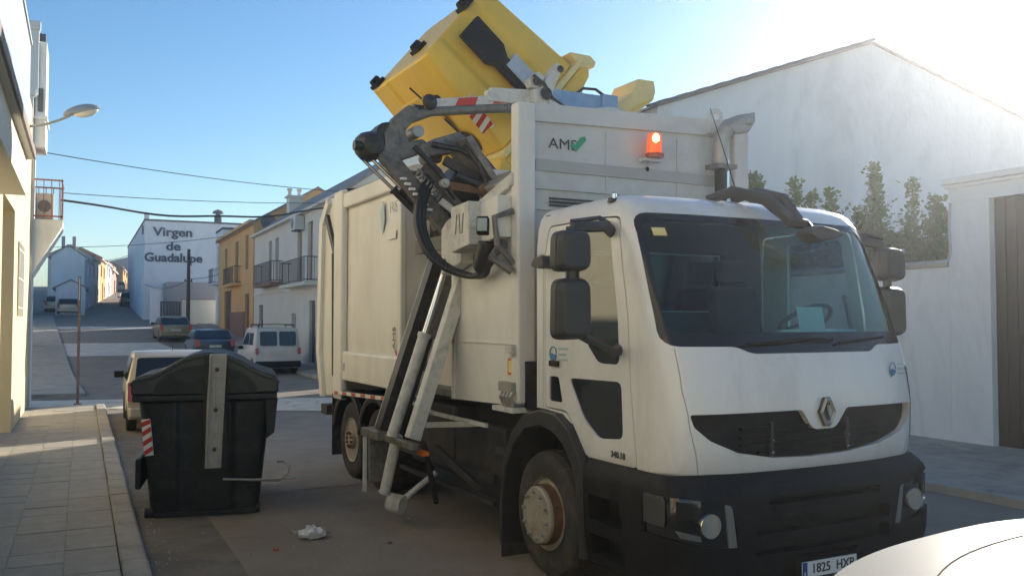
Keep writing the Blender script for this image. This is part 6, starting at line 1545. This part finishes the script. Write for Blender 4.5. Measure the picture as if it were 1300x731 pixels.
# nose and sides drop to the sill
per = [j for j in range(nv + 1)] + [i * (nv + 1) + nv for i in range(1, nu + 1)] + [nu * (nv + 1) + j for j in range(nv - 1, -1, -1)]
steps = ((.05, .30), (.06, .55), (.03, .9))
prev = per
for off, dz in steps:
    cur = []
    for p in per:
        v = Vector(vs[p]); c = Vector((0, .0, v.z)); d = (v - c); d.z = 0; d.normalize()
        vs.append(v + d * off - Vector((0, 0, dz))); cur.append(len(vs) - 1)
    for k in range(len(per) - 1): fs.append((prev[k], prev[k + 1], cur[k + 1], cur[k]))
    prev = cur
mb.add([tuple(v) for v in vs], fs); fo = mb.build('front_body', 'carwhite', FC, smooth=50)
mb = MB()   # bonnet shut lines
for s_ in (-1, 1):
    pts = [bon(s_ * (.80 - .05 * (t / 12) ** 3), t / 12 * .9) + Vector((0, 0, .001)) for t in range(0, 12)]
    mb.tube(pts, .0025, 4)
mb.tube([bon(-.78 + 1.56 * t / 16, .86 - .05 * abs(-1 + t / 8) ** 2) + Vector((0, 0, .001)) for t in range(17)], .0035, 4)
mb.build('bonnet_gap', 'rust', FC)
mb = MB(); mb.prism([(-.9, 1.10), (-1.7, 1.45), (-3.0, 1.46), (-3.6, 1.1), (-3.7, .3), (-.9, .3)], 'x', -.78, .78); mb.build('cabin', 'carwhite', FC, bevel=.05)
mb = MB(); mb.prism([(-.93, 1.14), (-1.65, 1.452), (-1.66, 1.46), (-.92, 1.15)], 'x', -.7, .7); mb.build('windscreen', 'carglass', FC)
t = MB(); t.lathe([(-.18, .20), (-.18, .28), (-.15, .31), (-.03, .31), (0, .28), (0, .20), (-.18, .20)], (0, 0, 0), 'x', 26); tm_ = t.mesh('wheel', 'rubber', 40)
for x, y in ((-.84, .15), (.98, .15), (-.84, -2.6), (.98, -2.6)):
    o = bpy.data.objects.new('wheel', tm_); COL.objects.link(o); o.parent = FC; o.location = (x, y, .31)

# ============================================================ STREET FURNITURE, WIRES, LITTER
SL = thing('street_lamp', 'grey street lamp head reaching out from the white townhouse wall on a thin arm', 'street lamp', (-1.06, 22.2, 6.35))
mb = MB(); mb.tube([(-.05, 0, .0), (.25, 0, .07), (.5, 0, .18), (.75, 0, .32)], .028, 8); mb.box(-.06, -.04, -.06, .06, -.12, .12); mb.build('arm', 'lampgrey', SL, smooth=50)
mb = MB()
def ell(c, rx, ry, rz, y=0, half=0):
    vs = []; fs = []; n, m = 16, 8
    for i in range(m + 1):
        a = -PI / 2 + PI * i / m
        for k in range(n):
            t = 2 * PI * k / n
            z = math.sin(a) * rz
            if half > 0 and z < 0: z *= .15
            vs.append((c[0] + math.cos(a) * math.cos(t) * rx, c[1] + math.cos(a) * math.sin(t) * ry, c[2] + z))
    for i in range(m):
        for k in range(n): fs.append((i * n + k, i * n + (k + 1) % n, (i + 1) * n + (k + 1) % n, (i + 1) * n + k))
    return vs, fs
mb.add(*ell((0, 0, 0), .40, .16, .17, half=1)); mb.build('lamp_head', 'lampgrey', SL, smooth=60, rot=(0, R(-18), 0), loc=(.98, 0, .42))
mb = MB(); mb.add(*ell((.08, 0, -.01), .27, .12, .12, half=0)); mb.build('lamp_bowl', 'lampdiff', SL, smooth=60, rot=(0, R(-18), 0), loc=(.98, 0, .42))

SP = thing('sign_pole', 'thin rusty pole standing at the kerb end before the pale crossing on the left', 'pole', (-.07, 24.5, .01))
mb = MB(); mb.tube([(0, 0, 0), (0, 0, 3.15)], .035, 10); mb.build('pole', 'rustpost', SP, smooth=50)
mb = MB(); mb.box(-.012, .012, -.20, .20, 2.55, 3.1); mb.build('sign_blade', 'acwhite', SP)
mb = MB(); mb.lathe([(0, .09), (.02, .09), (.03, .035)], (0, 0, 0), 'z', 12); mb.build('base_collar', 'rustpost', SP)
BP = thing('brown_post_frame', 'brown timber frame with two posts across the side street at the left', 'post', (-2.45, 50, hill_z(50)))
mb = MB(); mb.box(-.14, .14, -.1, .1, 0, 3.8); mb.build('post', 'rustpost', BP)
mb = MB(); mb.box(-1.6, -1.4, -.1, .1, 0, 3.8); mb.build('post', 'rustpost', BP)
mb = MB(); mb.box(-1.8, .45, -.14, .14, 3.804, 4.05); mb.build('crosspiece', 'rustpost', BP)
PO = thing('timber_pole', 'dark timber utility pole standing in front of the lettered wall', 'utility pole', (6.4, 63.4, hill_z(63)))
mb = MB(); mb.tube([(0, 0, 0), (0, 0, 5.4)], [.14, .10], 10); mb.build('shaft', 'woodpole', PO, smooth=50)
mb = MB(); mb.box(-.25, .25, -.04, .04, 3.2, 3.28); mb.lathe([(0, .05), (.1, .05)], (-.2, 0, 3.28), 'z', 8); mb.lathe([(0, .05), (.1, .05)], (.2, 0, 3.28), 'z', 8); mb.build('bracket', 'iron', PO)

def wire(a, b, sag, r, label, n=24, wob=0):
    mb = MB(); a, b = Vector(a), Vector(b); mid = (a + b) / 2; pts = []
    for i in range(n + 1):
        t = i / n; p = a.lerp(b, t); p.z -= sag * 4 * t * (1 - t); p.z += wob * math.sin(t * 17)
        pts.append(p - mid)
    mb.tube(pts, r, 5); o = mb.build('overhead_cable', 'wire', None, loc=mid, smooth=60); tag(o, label, 'cable')
wire((-1.05, 24.2, 6.15), (8.5, 31.4, 6.70), .12, .012, 'topmost thin cable slanting down across the sky from the left white townhouse')
wire((-.5, 24.4, 5.02), (8.5, 31.6, 6.30), .45, .030, 'thick sagging twisted cable crossing the street above the roofs', wob=.03)
wire((-.5, 24.4, 5.20), (8.5, 31.6, 6.34), .10, .010, 'thin straight cable just above the thick sagging one')
wire((-3, 62, 6.6), (8.6, 60, 7.6), .25, .018, 'long thin cable crossing in front of the lettered building at letter height')
wire((6.4, 63.4, 4.9), (8.7, 64.5, 5.4), .12, .018, 'short cable from the timber pole to the slim white house')
wire((4.3, 75.5, 5.0), (6.4, 63.4, 4.85), .5, .018, 'slack cable from the lettered building to the timber pole')
wire((-1, 92, 7.8), (5.0, 106, 9.5), .5, .03, 'far cable spanning between the sunlit row and the shaded houses')

# crumpled bag on the road
LB_ = MB(); r = random.Random(5); vs, fs = ell((0, 0, .045), .12, .08, .06)
vs2 = []
for v in vs:
    n_ = 1 + r.uniform(-.28, .28); vs2.append((v[0] * n_, v[1] * n_, max(.004, v[2] * (1 + r.uniform(-.35, .35)))))
LB_.add(vs2, fs); LB_.add([(-.12, 0, .06), (-.20, .03, .10), (-.16, .06, .03), (.12, 0, .06), (.19, -.04, .05), (.15, .05, .02)], [(0, 1, 2), (3, 4, 5)])
o = LB_.build('plastic_bag', 'bag', None, loc=(2.0, 8.5, 0.004)); tag(o, 'crumpled white plastic bag lying on the road near the truck wheel', 'litter')
for i in range(7):
    a = MB(); rr = rnd.uniform(.012, .03); a.lathe([(0, rr), (rr * .6, rr * .8), (rr * .9, .001)], (0, 0, 0), 'z', 6)
    if i > 2: break
    o = a.build('pebble', ('bark', 'red', 'kerb')[i % 3], None, loc=((2.6, 8.0, .001), (1.6, 8.2, .001), (3.1, 8.9, .001), (1.3, 9.1, .006), (2.9, 7.7, .001), (1.0, 8.4, .006), (2.2, 9.2, .001))[i]); o['group'] = 'specks of litter scattered on the road'; o['label'] = ('tiny dark speck on the road, right of the plastic bag', 'tiny red speck on the road, left of the plastic bag', 'pale speck on the road, between plastic bag and stabiliser foot')[i]; o['category'] = 'litter'

# thin haze volume added to stand in for glare of the low sun
hz = MB(); hz.box(-430, 530, -70, 1300, -1.03, 17.5)
ho = hz.build('haze', None); ho['kind'] = 'stuff'
hm_ = bpy.data.materials.new('haze'); hm_.use_nodes = True; ht = hm_.node_tree; ht.nodes.clear()
out = ht.nodes.new('ShaderNodeOutputMaterial'); pv = ht.nodes.new('ShaderNodeVolumePrincipled')
pv.inputs['Color'].default_value = (0.92, 0.95, 1.0, 1); pv.inputs['Density'].default_value = 0.0018; pv.inputs['Anisotropy'].default_value = 0.78
ht.links.new(pv.outputs[0], out.inputs['Volume']); ho.data.materials.append(hm_)
